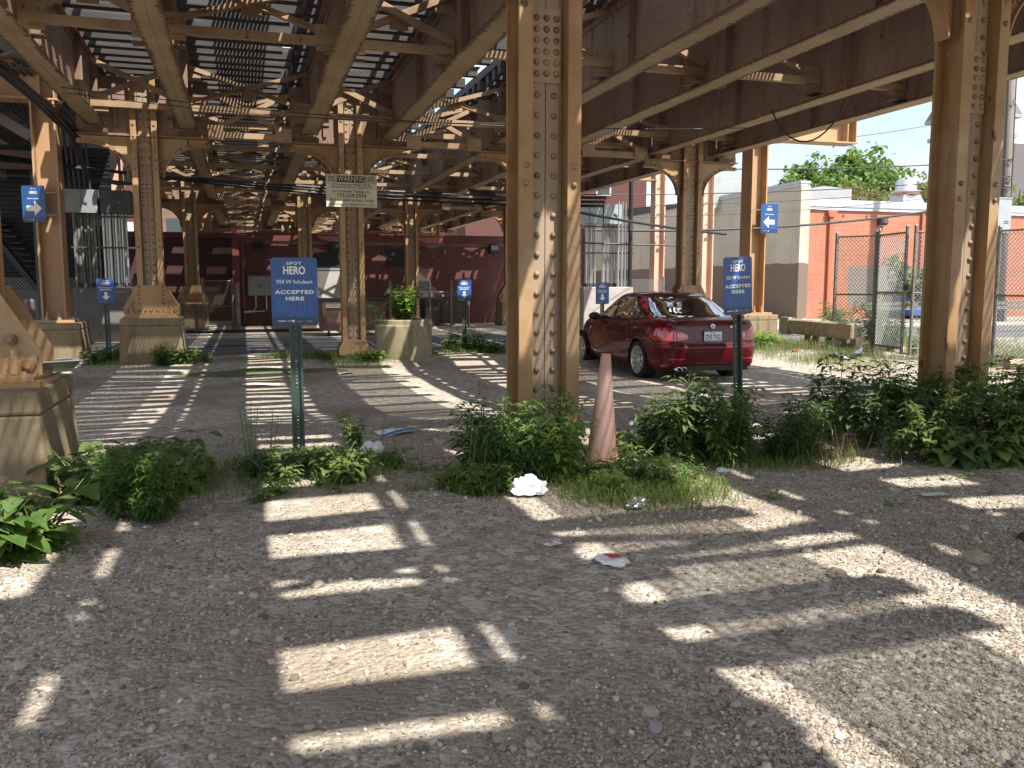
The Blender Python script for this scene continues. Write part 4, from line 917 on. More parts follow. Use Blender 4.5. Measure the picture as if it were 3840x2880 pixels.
def spot_sign(t, kind, sc=1.0, z=0.):
    """a small blue parking sign, panel centre at local z; faces local -y"""
    e = bpy.data.objects.new('sign_face', None)
    pn = MB().prism(rounded(.305, .457, .022), 0, .003, 'y').build('panel', 'signblue', t, (0, 0, z), (0, 0, 0)); pn.scale = (sc,) * 3
    MB().prism([(x, max(min(zz, -.17), -.2255)) for x, zz in rounded(.3035, .4555, .021) if True], -.0004, -.0001, 'y').build('bottom_strip', 'signstrip', pn)
    cx, cz = (-.085, -.095) if kind == 'accepted' else (.05, -.08)
    for r0, r1 in ((.047, .056), (.075, .088), (.11, .123), (.145, .157), (.18, .19)):
        clip_ring(cx, cz, r0, r1, .305, .457, -.0006).build('ring', 'signring', pn)
    MB().add([(x * .04 + cx, -.0005, zz * .04 + cz) for x, zz in [(math.cos(a), math.sin(a)) for a in np.linspace(0, 6.283, 25)[:-1]]], [tuple(range(24))]).build('disc', 'signring', pn)
    Y = -.0012
    fit(text('SPOT', .03, 'white', pn, (0, Y, .189), .0008, space=1.25), .098, .021)
    fit(text('HERO', .08, 'white', pn, (0, Y, .141), .0022), .145, .055)
    fit(text('950 W Schubert', .034, 'white', pn, (0, Y, .066), .0003), .238)
    if kind == 'accepted':
        fit(text('ACCEPTED', .04, 'white', pn, (0, Y, -.003), .0016, space=1.15), .256, .026); fit(text('HERE', .04, 'white', pn, (0, Y, -.047), .0016, space=1.15), .122, .026)
    elif kind == 'bingo':
        fit(text('BINGO!', .04, 'white', pn, (0, Y, .028), .0016, space=1.15), .19, .026); arrow(None, -.0012, 1.15, 'down').build('arrow', 'white', pn, (0, 0, -.085))
    else:
        arrow(None, -.0012, 1.6, kind).build('arrow', 'white', pn, (0, 0, -.055))
    fit(text('PARKING. LOTS.', .014, 'white', pn, (-.065, Y, -.197), .0002), .10); fit(text('Google Play', .009, 'white', pn, (.03, Y, -.199)), .035); fit(text('App Store', .009, 'white', pn, (.095, Y, -.199)), .035)
    MB().add([(-.012 + .008 * math.cos(a), Y, -.197 + .009 * math.sin(a)) for a in np.linspace(0, 6.28, 9)[:-1]], [tuple(range(8))]).build('logo_spot', 'white', pn)
    for zz in (.188, -.14): MB().dome((0, -.0005, zz), .006).build('bolt_head', 'galv', pn)
    return pn
def u_post(t, z0, z1, sc=1.):
    m = MB(); w = .03 * sc
    for s in (-1, 1): m.box(*sorted((s * w, s * (w - .004))), .004, .028, z0, z1); m.box(*sorted((s * w, s * (w + .012))), .0035, .007, z0, z1); m.box(*sorted((s * .006, s * (w - .0045))), .024, .028, z0, z1)
    z = z0
    while z < z1 - .02: m.box(-.006, .006, .024, .028, z, z + .016); z += .0254
    m.box(-.006, .006, .024, .028, z, z1)
    return m.build('post', 'post', t)
def post_sign(kind, x, y, ztop, sc, lab, tilt=(0, 0), rz=0):
    g = G(x, y); t = thing('parking_sign', lab, 'sign', (x, y, g), rz, 'blue parking signs'); t.rotation_euler = (tilt[1], tilt[0], rz)
    h = ztop - g; spot_sign(t, kind, sc, h - .2285 * sc); u_post(t, -.25, h - .02, 1.0 if y < 9 else 1.15); return t
post_sign('accepted', .325, 6.06, 1.485, 1.0, 'front facing blue accepted here sign on a straight dark green post, left of centre', (0, 0))
post_sign('accepted', 3.56, 5.70, 1.51, .93, 'blue accepted here sign on a leaning green post in front of the red car', (-.052, 0), .22)
post_sign('bingo', -2.42, 17.4, 1.42, 1.0, 'small blue bingo sign with a down arrow between the two left pedestals')
post_sign('bingo', 4.43, 17.85, 1.42, 1.0, 'small blue bingo sign in the weeds right of the round planter')
post_sign('bingo', 7.3, 17.2, 1.36, 1.0, 'small blue bingo sign standing behind the bonnet of the red car')
t = thing('arrow_sign', 'blue parking sign with a right arrow strapped to the far left column', 'sign', (-3.63, 17.98, 2.78), -.35, 'blue parking signs'); spot_sign(t, 'right', 1.44)
for z in (.2, -.2): MB().box(.0, .42, .01, .016, z - .012, z + .012).build('strap', 'galv', t)
t = thing('arrow_sign', 'blue parking sign with a left arrow strapped to the column right of the car', 'sign', (11.86, 18.0, 2.86), -.05, 'blue parking signs'); spot_sign(t, 'left', 1.46)
for z in (.2, -.22): MB().box(-.42, .0, .01, .016, z - .012, z + .012).build('strap', 'galv', t)
# the towing notice
t = thing('warning_sign', 'tan towing warning notice fixed to the riveted column above the planter', 'sign', (2.0, 16.82, 3.07), .0)
MB().box(-.475, .475, 0, .004, -.30, .30).build('panel', 'cream', t); MB().box(-.27, .265, -.001, -.0002, .155, .278).build('heading_bar', 'print', t)
for (x0, x1) in ((-.455, -.28), (.275, .46)):
    b = MB(); b.box(x0, x1, -.001, -.0002, .275, .28).box(x0, x1, -.001, -.0002, .15, .155).box(x0, x0 + .005, -.001, -.0002, .1551, .2749).box(x1 - .005, x1, -.001, -.0002, .1551, .2749)
    for k in range(4): b.box(x0 + .018, x1 - .018, -.001, -.0002, .173 + .026 * k, .186 + .026 * k)
    b.build('small_print', 'print', t)
fit(text('WARNING', .13, 'cream', t, (0, -.002, .216), 0), .50, .10)
for s, z, w in (('All Unauthorized Vehicles Will Be', .115, .72), ("Relocated At Owners' Expense To:", .068, .78), ('A-1 Citywide Towing, Inc.', -.01, .70), ('773-539-2954', -.09, .55), ('2954 N. California Ave., Chicago', -.172, .85), ('OPEN 24/7/365 Boats & Motorcycles Call For Pricing', -.253, .85)):
    fit(text(s, .06, 'print', t, (0, -.0015, z), .0008), w)

# ================================================================ the red sedan
def car():
    red = mat('deep red car paint', (.075, .0012, .0045), .42, .0, coat=.6, spec=.15); chrome = mat('chrome', (.7, .7, .7), .12, 1); rubber = mat('tyre rubber', (.012, .012, .013), .75)
    M.update(carred=red, chrome=chrome, rubber=rubber)
    M['lamp'] = mat('red tail lamp', (.42, .008, .012), .12, coat=1); M['lamp2'] = mat('pale red lamp band', (.55, .10, .10), .12, coat=1); M['trim'] = mat('black trim', (.008, .008, .009), .25)
    M['alloy'] = mat('alloy wheel', (.62, .63, .64), .3, .6); M['seat'] = mat('grey seat cloth', (.22, .21, .19), .8); M['plate'] = mat('plate sheet', (.62, .68, .74), .4); M['badgeblue'] = mat('badge blue', (.03, .15, .45), .3); M['plateblue'] = mat('plate blue print', (.05, .1, .35), .5)
    t = thing('red_sedan', 'shiny dark red sedan parked on the gravel, seen from behind', 'car')
    ip = np.interp
    zk = [.20, .24, .30, .36, .42, .50, .56, .585, .60, .64, .70, .74, .80, .85, .90, .94, .96]
    Wk = [.800, .838, .862, .872, .878, .887, .895, .898, .899, .904, .9085, .9085, .899, .889, .867, .835, .800]
    Rk = [.17, .07, .040, .032, .022, .006, .0, .012, .070, .082, .090, .094, .099, .105, .106, .088, .082]
    Fk = [4.40, 4.46, 4.50, 4.515, 4.525, 4.53, 4.525, 4.52, 4.515, 4.50, 4.48, 4.46, 4.42, 4.38, 4.34, 4.30, 4.27]
    D = lambda y: ip(y, [0, .08, .3, .6, 1.0, 1.6, 2.4, 3.2, 3.5, 3.8, 4.2, 4.45, 4.53], [.968, .976, .988, 1.0, .985, .957, .937, .927, .935, .90, .82, .72, .66])
    yc = 2.0
    def plan(th, w, r, f, pr, pf):
        c, s = np.cos(th), np.sin(th); pp = np.where(c > 0, pr, pf); a = np.where(c > 0, yc - r, f - yc)
        return w * np.abs(s) ** (2 / pp), yc - a * np.sign(c) * np.abs(c) ** (2 / pp)
    def resample(w, r, f, pr, pf, n):
        th = np.linspace(0, math.pi, 24001); th = np.sort(np.concatenate([th, np.geomspace(1e-9, .1, 4000), math.pi - np.geomspace(1e-9, .1, 4000), math.pi / 2 + np.geomspace(1e-9, .1, 3000), math.pi / 2 - np.geomspace(1e-9, .1, 3000)]))
        x, y = plan(th, w, r, f, pr, pf); d = np.r_[0, np.cumsum(np.hypot(np.diff(x), np.diff(y)))]; s = np.linspace(0, d[-1], n); return np.interp(s, d, th), s
    N, J = 420, 64
    th, s_ = resample(.9, .06, 4.5, 7.5, 3.6, N)
    vv = np.linspace(0, 1, J); zn = .20 + .76 * vv
    X = np.zeros((N, J)); Y = np.zeros((N, J)); Z = np.zeros((N, J))
    for j in range(J):
        x, y = plan(th, ip(zn[j], zk, Wk), ip(zn[j], zk, Rk), ip(zn[j], zk, Fk), 7.5, 3.6); X[:, j] = x; Y[:, j] = y; Z[:, j] = .20 + vv[j] * (D(y) - .20)
    def inpoly(px, py, poly):
        r = np.zeros(px.shape, bool); n = len(poly)
        for k in range(n):
            (x1, y1), (x2, y2) = poly[k], poly[(k + 1) % n]
            c = ((y1 > py) != (y2 > py)) & (px < (x2 - x1) * (py - y1) / (y2 - y1 + 1e-12) + x1); r ^= c
        return r
    def emit(name, X, Y, Z, mask, m, parent, off=0., both=True, smooth=True, close=None):
        n, j = X.shape; P = np.stack([X, Y, Z], 2)
        if off:
            du = np.gradient(P, axis=0); dv = np.gradient(P, axis=1); nn = np.cross(du, dv); nn /= np.linalg.norm(nn, axis=2, keepdims=True) + 1e-9
            cen = np.array([0, 2.2, .6]); sg = np.sign(((P - cen) * nn).sum(2, keepdims=True)); P = P + nn * sg * off
        idx = np.arange(n * j).reshape(n, j); q = np.stack([idx[:-1, :-1], idx[1:, :-1], idx[1:, 1:], idx[:-1, 1:]], 2)[mask]
        V = P.reshape(-1, 3)
        if both: V = np.concatenate([V, V * [-1, 1, 1]]); q = np.concatenate([q[:, ::-1], q + n * j])
        used = np.unique(q); rm = np.zeros(len(V), int); rm[used] = np.arange(len(used))
        return link(name, np_mesh(name, V[used], rm[q], m, smooth), parent)
    cenf = lambda A: (A[:-1, :-1] + A[1:, :-1] + A[1:, 1:] + A[:-1, 1:]) / 4
    xc, yc_, zc = cenf(X), cenf(Y), cenf(Z); sc = np.repeat(((s_[1:] + s_[:-1]) / 2)[:, None], J - 1, 1)
    outer = inpoly(sc, zc, [(.60, .668), (1.20, .69), (1.17, .74), (1.05, .83), (.90, .893), (.70, .872), (.615, .81)]); inner = inpoly(sc, zc, [(.41, .70), (.585, .672), (.60, .81), (.50, .80), (.43, .76)])
    band = (inner & (zc > .735) & (zc < .765))
    wheel = np.zeros_like(outer)
    for yw in (1.0, 3.76): wheel |= ((yc_ - yw) ** 2 + (zc - .315) ** 2 < .352 ** 2) & (xc > .5)
    body = ~(wheel | outer | inner)
    bo = emit('body', X, Y, Z, body, 'carred', t)
    for sg in (1, -1):
        emit('tail_lamp', X * sg, Y, Z, outer, 'lamp', t, .004, False); emit('boot_lamp', X * sg, Y, Z, inner & ~band, 'lamp', t, .003, False); emit('lamp_band', X * sg, Y, Z, band, 'lamp2', t, .003, False)
    # bonnet, boot lid and scuttle: the top of the lower body
    C = 32; uu = np.linspace(-1, 1, C); XT = X[:, -1][:, None] * uu; YT = np.repeat(Y[:, -1][:, None], C, 1); ZT = Z[:, -1][:, None] + .022 * (1 - np.abs(uu) ** 2.5)[None] * sst(0, .25, X[:, -1])[:, None]
    xt, yt = cenf(XT), cenf(YT); hole = (np.abs(xt) < .70) & (yt > .95) & (yt < 3.05)
    emit('top_panels', XT, YT, ZT, ~hole, 'carred', t, both=False)
    # cabin
    Ng, Jg = 360, 48; thg, sg_ = resample(.70, .9, 2.9, 5.0, 4.5, Ng); vg = np.linspace(0, 1, Jg)
    vk = [0, .15, .30, .5, .7, .85, .94, 1]; Wg = [.838, .822, .798, .757, .706, .658, .622, .58]; Rg = [.58, .68, .80, .97, 1.13, 1.27, 1.37, 1.49]; Fg = [3.46, 3.30, 3.13, 2.92, 2.73, 2.59, 2.49, 2.38]
    GX = np.zeros((Ng, Jg)); GY = GX.copy(); GZ = GX.copy(); VV = np.repeat(vg[None], Ng, 0); RX = GX.copy()
    for j in range(Jg):
        w = ip(vg[j], vk, Wg); x, y = plan(thg, w, ip(vg[j], vk, Rg), ip(vg[j], vk, Fg), 5.0, 4.5); GX[:, j] = x; GY[:, j] = y; RX[:, j] = x / w
        zt = ip(y, [.8, 1.2, 1.6, 2.0, 2.4, 2.8], [1.345, 1.37, 1.388, 1.395, 1.385, 1.365]); GZ[:, j] = D(y) - .012 + vg[j] ** .93 * (zt - D(y) + .012)
    gx, gy, gz_, gv_, rx = cenf(GX), cenf(GY), cenf(GZ), cenf(VV), cenf(RX)
    rg, fg = ip(gv_, vk, Rg), ip(gv_, vk, Fg)
    rear = (gy < 1.9) & (rx < .86) & (gv_ > .04) & (gv_ < .93); rearg = (gy < 1.9) & (rx < .835) & (gv_ > .09) & (gv_ < .89)
    fr = (gy > 2.1) & (rx < .90) & (gv_ > .02) & (gv_ < .95); frg = (gy > 2.1) & (rx < .88) & (gv_ > .06) & (gv_ < .92)
    kink = np.where(gv_ < .3, .37 - .40 * (.3 - gv_), .37 - .10 * (gv_ - .3))
    sd_ = (rx > .90) & (gy > rg + kink - .03) & (gy < fg - .13) & (gv_ > .03) & (gv_ < .92)
    sdg = (rx > .90) & (gy > rg + kink) & (gy < fg - .17) & (gv_ > .065) & (gv_ < .875) & ~((gy > 2.10) & (gy < 2.19)) & ~((gy > 1.33) & (gy < 1.36))
    glass = rearg | frg | sdg; trim = (rear | fr | sd_) & ~glass
    emit('cabin_frame', GX, GY, GZ, ~(glass | trim), 'carred', t); emit('window_trim', GX, GY, GZ, trim, 'trim', t)
    emit('rear_window', GX, GY, GZ, rearg, 'carglass', t); emit('windscreen', GX, GY, GZ, frg, 'carglass', t); 
    for sg in (1, -1):
        for a, b in ((0, 1.345), (1.345, 2.145), (2.145, 9)): emit('side_window', GX * sg, GY, GZ, sdg & (gy > a) & (gy < b), 'carglass', t, 0, False)
    XR = GX[:, -1][:, None] * uu; YR = np.repeat(GY[:, -1][:, None], C, 1); ZR = GZ[:, -1][:, None] + .036 * (1 - np.abs(uu) ** 2.2)[None] * sst(0, .3, GX[:, -1])[:, None]
    emit('roof', XR, YR, ZR, np.ones((Ng - 1, C - 1), bool), 'carred', t, both=False)
    f = MB(); f.prism([(1.50, 1.405), (1.40, 1.405), (1.365, 1.47), (1.40, 1.475)], -.012, .012, 'x'); f.build('roof_fin', 'carred', t)
    # joints between panels, and dark lines for the plate recess
    yside = [(i, Y[i, 34], s_[i]) for i in range(N) if X[i, 34] > .8]; ys_a = np.array([q[1] for q in yside]); ss_a = np.array([q[2] for q in yside])
    def pt(s, z, off=.0018):
        i = np.interp(abs(s), s_, np.arange(N)); i0 = min(int(i), N - 2); w = i - i0; cx = X[i0] * (1 - w) + X[i0 + 1] * w; cy = Y[i0] * (1 - w) + Y[i0 + 1] * w; cz = Z[i0] * (1 - w) + Z[i0 + 1] * w
        p = Vector((float(np.interp(z, cz, cx)), float(np.interp(z, cz, cy)), z))
        q = Vector((float(np.interp(z, cz, X[i0 + 1] - X[i0])), float(np.interp(z, cz, Y[i0 + 1] - Y[i0])), 0)); nn = Vector((q.y, -q.x, 0)).normalized()
        if nn.dot(p - Vector((0, 2.2, p.z))) < 0: nn = -nn
        p = p + nn * off; return Vector((-p.x if s < 0 else p.x, p.y, p.z))
    ssy = lambda y: float(np.interp(y, ys_a, ss_a))
    def ribbon(m, pts, w=.006, off=.0018):
        Pn = []
        for a, b in zip(pts[:-1], pts[1:]):
            for k in range(8): Pn.append((a[0] + (b[0] - a[0]) * k / 8, a[1] + (b[1] - a[1]) * k / 8))
        Pn.append(pts[-1]); PP = [pt(s, z, off) for s, z in Pn]
        for k in range(len(PP) - 1):
            d = (PP[k + 1] - PP[k]).normalized(); c = Vector((0, 2.2, .7)) - PP[k]; sd__ = d.cross(c).normalized() * w / 2
            m.add([PP[k] + sd__, PP[k] - sd__, PP[k + 1] - sd__, PP[k + 1] + sd__], [(0, 1, 2, 3)])
    g = MB()
    for sg in (-1, 1):
        ribbon(g, [(sg * .605, .60), (sg * .607, .67)]); ribbon(g, [(sg * .625, .875), (sg * .64, .958)])
        for yy, za, zb in ((2.145, .30, .925), (3.16, .30, .915)): ribbon(g, [(sg * ssy(yy), za), (sg * ssy(yy), zb)], .007)
        ribbon(g, [(sg * ssy(1.47), .64), (sg * ssy(1.40), .74), (sg * ssy(1.38), .94)], .007); ribbon(g, [(sg * ssy(1.40), .30), (sg * ssy(3.16), .30)])
        ribbon(g, [(sg * ssy(.64), .63), (sg * 1.2, .655), (sg * .9, .60), (sg * .62, .595)])
    ribbon(g, [(-.61, .594), (-.3, .592), (0, .591), (.3, .592), (.61, .594)], .008)
    ribbon(g, [(-.32, .80), (-.27, .655), (0, .65), (.27, .655), (.32, .80)], .010); ribbon(g, [(-.32, .80), (0, .805), (.32, .80)], .022)  # plate recess is only drawn: dark ribbons stand in for its shaded edges
    g.build('gap_and_recess_line', 'trim', t)
    h = MB()
    for sg in (-1, 1):
        for y0 in (1.55, 2.30):
            a, b = pt(sg * ssy(y0), .792, .03), pt(sg * ssy(y0 + .19), .790, .03); h.beam(a, b, .018, .026); h.beam(pt(sg * ssy(y0), .792, 0), a, .02, .024); h.beam(pt(sg * ssy(y0 + .19), .79, 0), b, .02, .024)
    h.build('door_handle', 'carred', t)
    r = MB()
    for sg in (-1, 1): ribbon(r, [(sg * .50, .385), (sg * .80, .385)], .022, .003)
    r.build('bumper_reflector', 'lamp', t)
    k = MB(); k.prism([(-.62, .20), (.62, .20), (.55, .285), (-.55, .285)], .028, .05, 'y'); k.build('rear_valance', 'trim', t)
    for dx in (-.60, -.515): MB().lathe([(.032, .0), (.037, .0), (.037, .25), (.0, .25)], 14, 'y', (dx, -.005, .232)).build('exhaust_tip', 'chrome', t, smooth=True)
    for sg in (-1, 1):
        p = MB(); c = pt(sg * ssy(2.95), .905, .10)
        me = bmesh.new(); bmesh.ops.create_icosphere(me, subdivisions=3, radius=1); 
        for v in me.verts: v.co = Vector((c.x + v.co.x * .115, c.y + v.co.y * .06 * (1 if v.co.y > 0 else .4), c.z + .07 + v.co.z * .07))
        mm = bpy.data.meshes.new('mirror'); me.to_mesh(mm); me.free(); mm.materials.append(M['trim']); mm.shade_smooth(); o = link('wing_mirror', mm, t)
        MB().beam((c.x - sg * .11, c.y, c.z + .01), (c.x - sg * .02, c.y, c.z + .05), .05, .03).build('arm', 'trim', o)
    # plate, badge, model mark
    pl = MB().prism(rounded(.305, .152, .012, 3), 0, .006, 'y').build('licence_plate', 'plate', t, (0, .062, .735)); MB().box(-.16, .16, .0062, .02, -.084, .084).build('plate_frame', 'trim', pl)
    fit(text('ZV5 7152', .1, 'print', pl, (0, -.001, -.012), .002), .265, .078); fit(text('Illinois', .03, 'plateblue', pl, (0, -.001, .058)), .09); MB().box(-.145, .145, -.0006, -.0001, -.072, -.060).build('plate_foot', 'plateblue', pl)
    b = MB().lathe([(.0, -.006), (.034, -.006), (.041, -.003), (.041, .012)], 28, 'y', (0, .088, .888)).build('badge', 'trim', t)
    for k in range(4):
        a0 = k * math.pi / 2; MB().add([(0, .0805, .888)] + [(.026 * math.cos(a), .0805, .888 + .026 * math.sin(a)) for a in np.linspace(a0, a0 + math.pi / 2, 8)], [tuple(range(9))]).build('badge_quarter', 'badgeblue' if k % 2 else 'white', b)
    MB().lathe([(.027, -.0085), (.029, -.0085)], 28, 'y', (0, .088, .888)).lathe([(.037, -.0065), (.042, -.0060)], 28, 'y', (0, .088, .888)).build('badge_ring', 'chrome', b)
    fit(text('328i', .04, 'chrome', t, (.36, .082, .882), .0012, ext=.002), .12, .028)
    # cabin inside
    i_ = MB(); i_.box(-.70, .70, .9, 3.1, .30, .45); i_.box(-.66, .66, .72, 1.12, .45, .96); i_.build('cabin_floor', 'trim', t)
    for x, y in ((-.36, 2.2), (.36, 2.2)):
        q = MB(); q.frustum((x - .24, x + .24, y - .10, y + .08, .5), (x - .2, x + .2, y - .28, y - .16, 1.10)); q.box(x - .25, x + .25, y - .05, y + .5, .45, .60); o = q.build('front_seat', 'seat', t)
        MB().box(x - .13, x + .13, y - .33, y - .22, 1.13, 1.30).build('head_rest', 'seat', o)
    q = MB(); q.box(-.62, .62, 1.12, 1.30, .5, 1.0); o = q.build('rear_seat', 'seat', t)
    for x in (-.36, 0, .36): MB().box(x - .12, x + .12, 1.06, 1.16, 1.0, 1.12).build('head_rest', 'seat', o)
    MB().box(-.68, .68, 2.85, 3.15, .6, .92).build('dashboard', 'trim', t); MB().lathe([(.17, 0), (.19, .015), (.17, .03)], 20, 'y', (-.36, 2.75, .86)).build('steering_wheel', 'trim', t)
    # wheels
    tyre = MB().lathe([(.225, -.10), (.30, -.112), (.312, -.098), (.317, -.07), (.317, .07), (.312, .098), (.30, .112), (.225, .10)], 48, 'x').mesh('tyre', 'rubber', True)
    rim = MB(); rim.lathe([(.232, .108), (.226, .115), (.214, .108), (.205, .07), (.20, -.05), (.225, -.1)], 40, 'x')
    for k in range(10):
        a = 2 * math.pi * k / 10
        for da in (-.085, .085):
            c, s = math.cos(a), math.sin(a); c2, s2 = math.cos(a + da), math.sin(a + da); rim.beam((.085, c * .05, s * .05), (.098, c2 * .212, s2 * .212), .016, .022, (1, 0, 0))
    rim.lathe([(0, .092), (.045, .092), (.06, .08), (.06, .03)], 20, 'x'); rim = rim.mesh('rim', 'alloy', False)
    disc = MB().lathe([(0, .02), (.15, .02), (.15, 0), (.21, 0)], 28, 'x').mesh('brake_disc', 'darkgrey')
    for sg in (-1, 1):
        for yw in (1.0, 3.76):
            w = bpy.data.objects.new('wheel', None); COL.objects.link(w); w.parent = t; w.location = (sg * .775, yw, .317); w.rotation_euler = (0, 0, 0 if sg > 0 else math.pi)
            link('tyre', tyre, w); link('rim', rim, w, rot=(.2 * yw, 0, 0)); link('brake_disc', disc, w)
            arch = MB(); n = 26
            for k in range(n):
                a, b2 = math.pi * (k / n * 1.16 - .08), math.pi * ((k + 1) / n * 1.16 - .08); q = []
                for aa in (a, b2):
                    for xx in (.52, .893): q.append((sg * xx, yw + .356 * math.cos(aa), .315 + .356 * math.sin(aa)))
                arch.add(q, [(0, 1, 3, 2)])
            arch.build('wheel_arch', 'trim', t)
    u = MB(); u.box(-.74, .74, .35, .66, .2, .205).box(-.74, .74, 1.36, 3.4, .2, .205).box(-.74, .74, 4.1, 4.35, .2, .205).box(-.5, .5, .2, 4.3, .206, .3); u.build('underbody', 'trim', t)
    t.location = (7.02, 12.03, G(6.6, 13.0) - .005); t.rotation_euler = (0, 0, -.035); return t
car()

# ================================================================ things standing on the lot
def cone():
    t = thing('traffic_cone', 'tall faded pink traffic cone, cracked near its foot, leaning by the big column', 'traffic cone', (2.33, 5.47, .06), 0); t.rotation_euler = (0, .045, .5)
    prof = [(.118, .0), (.112, .05), (.10, .12), (.075, .36), (.05, .60), (.034, .755), (.030, .775), (.022, .775), (.02, .70)]
    MB().lathe(prof, 40).build('cone', 'cone', t, smooth=True)
    # the split: a curved red tear that opens the skin
    m = MB(); pts = []
    for k in range(11):
        f = k / 10; z = .06 + .20 * f; a = -1.95 + .95 * math.sin(f * 1.5); wd = .022 * math.sin(math.pi * min(f * .9 + .1, 1)) + .002
        r = np.interp(z, [0, .05, .12, .36], [.118, .112, .10, .075]) + .0015
        pts.append([(r * math.cos(a + s * wd / r), r * math.sin(a + s * wd / r), z + s * .008) for s in (-1, 1)])
    for p, q in zip(pts[:-1], pts[1:]): m.add([p[0], p[1], q[1], q[0]], [(0, 1, 2, 3)])
    m.build('tear', 'tornred', t)
    m = MB(); m.add([(.121 * math.cos(a), .121 * math.sin(a), z) for a, z in ((-2.9, .035), (-2.2, .03), (-2.2, .05), (-2.9, .06))], [(0, 1, 2, 3)]); m.build('tear', 'tornred', t)
    MB().tube([(-.19, -.06, .01), (-.13, -.07, .035), (-.05, -.115, .02), (.02, -.13, .0)], .011, 6).build('torn_foot', 'timber', t)
cone()

def leaf(v, f, base, d, up, ln, wd, droop=.25):
    """one pointed leaf, folded along its rib"""
    d = d.normalized(); s = d.cross(up); s = s.normalized() if s.length > 1e-4 else Vector((1, 0, 0)); n = s.cross(d); k = len(v)
    p1 = base + d * ln * .45 - n * 0.02 * ln; tip = base + d * ln - n * droop * ln
    v += [tuple(base), tuple(base + d * ln * .38 + s * wd + n * ln * .07), tuple(base + d * ln * .38 - s * wd + n * ln * .07), tuple(p1), tuple(tip), tuple(base + d * ln * .72 + s * wd * .62 - n * droop * ln * .35), tuple(base + d * ln * .72 - s * wd * .62 - n * droop * ln * .35)]
    f += [(k, k + 3, k + 1), (k, k + 2, k + 3), (k + 1, k + 3, k + 5), (k + 2, k + 6, k + 3), (k + 3, k + 4, k + 5), (k + 3, k + 6, k + 4)]
def weed_template(seed, h, nst, ll, lw, spread, dense=1., lacy=False):
    r = random.Random(seed); st = MB(); v = []; f = []
    for i in range(nst):
        a = r.uniform(0, 6.283); lean = r.uniform(.05, spread); hh = h * r.uniform(.55, 1); b = Vector((r.uniform(-.05, .05), r.uniform(-.05, .05), -.02))
        pts = [b + Vector((math.cos(a), math.sin(a), 0)) * (lean * (t ** 1.4)) + Vector((0, 0, hh * t)) for t in (0, .25, .5, .75, 1)]
        st.tube(pts, [.0055, .005, .004, .003, .0015], 5)
        n = max(3, int(hh / .042 * dense)); ph = r.uniform(0, 6.28)
        for k in range(n):
            t = .12 + .88 * (k + r.random() * .5) / n; q = t * 4; j = min(int(q), 3); p = pts[j].lerp(pts[j + 1], q - j)
            for s in (0, math.pi):
                if r.random() < .12: continue
                aa = ph + k * 1.57 + s + r.uniform(-.4, .4); sz = (1.15 - .75 * abs(t - .45)) * r.uniform(.6, 1.15)
                d = Vector((math.cos(aa), math.sin(aa), r.uniform(-.1, .55))); pet = p + d * ll * .35 * sz
                leaf(v, f, pet, d + Vector((0, 0, -.25)), Vector((0, 0, 1)), ll * sz, lw * sz, r.uniform(.1, .4))
                if lacy:
                    for e in (-.9, .9): leaf(v, f, pet, Vector((math.cos(aa + e), math.sin(aa + e), .1)), Vector((0, 0, 1)), ll * sz * .7, lw * sz * .7)
    return st, v, f
def mk_weed(tp, mleaf):
    st, v, f = tp; b = bpy.data.meshes.new('foliage'); b.from_pydata(v, [], f); b.materials.append(M[mleaf]); b.update(); return st.mesh('stem', 'stem'), b
TALL = [mk_weed(weed_template(s, .66, 8, .115, .024, .30, 1.15, True), m) for s, m in ((1, 'leafdark'), (2, 'leafdark'), (3, 'leaf'), (4, 'leafdark'))]
BROAD = [mk_weed(weed_template(s, .32, 9, .115, .043, .26, 1.0), m) for s, m in ((11, 'leaf'), (12, 'leaf'), (13, 'leafdark'))]
LOW = [mk_weed(weed_template(s, .18, 9, .062, .018, .18, 1.2, True), m) for s, m in ((21, 'leaf'), (22, 'leafdark'), (23, 'leaf'))]
SPIKE = [mk_weed(weed_template(s, .75, 2, .05, .008, .10, 1.3), m) for s, m in ((31, 'leafdark'), (32, 'leaf'))]
SMALL = [mk_weed(weed_template(s, .12, 3, .05, .018, .10, .8), 'leaf') for s in (41, 42)]
wr = random.Random(5)
def weed(kind, x, y, sc, lab, grp):
    st, fo = kind[wr.randrange(len(kind))]
    t = thing('weed', lab, 'weed', (x, y, G(x, y)), wr.uniform(0, 6.28), grp); t.scale = (sc, sc, sc * wr.uniform(.9, 1.1))
    link('stem', st, t); o = link('foliage', fo, t); return t
def patch(kind, n, x0, x1, y0, y1, s0, s1, lab, grp, round_=True):
    k = 0
    while k < n:
        u, v = wr.uniform(-1, 1), wr.uniform(-1, 1)
        if round_ and u * u + v * v > 1: continue
        weed(kind, (x0 + x1) / 2 + u * (x1 - x0) / 2, (y0 + y1) / 2 + v * (y1 - y0) / 2, wr.uniform(s0 * .75, s1 * 1.08), lab, grp); k += 1
patch(BROAD, 15, -1.0, -.28, 5.15, 6.05, .8, 1.2, 'bright broad leaved weed beside the big stained pedestal', 'weeds beside the near pedestal')
patch(TALL, 6, -.70, -.15, 4.65, 5.1, .42, .62, 'dark leafy weed in front of the bright ones by the big pedestal', 'dark weeds by the near pedestal')
patch(BROAD, 9, -1.45, -.92, 4.0, 4.65, .85, 1.2, 'broad leaved weed at the left edge below the big pedestal', 'weeds at the left edge')
patch(LOW, 13, -.15, .95, 5.35, 6.3, .7, 1.2, 'low green weed round the foot of the left accepted sign', 'weeds round the left sign post')
patch(BROAD, 7, .12, .8, 5.3, 5.9, .45, .75, 'small broad leaved weed by the foot of the left accepted sign', 'broad weeds round the left sign post')
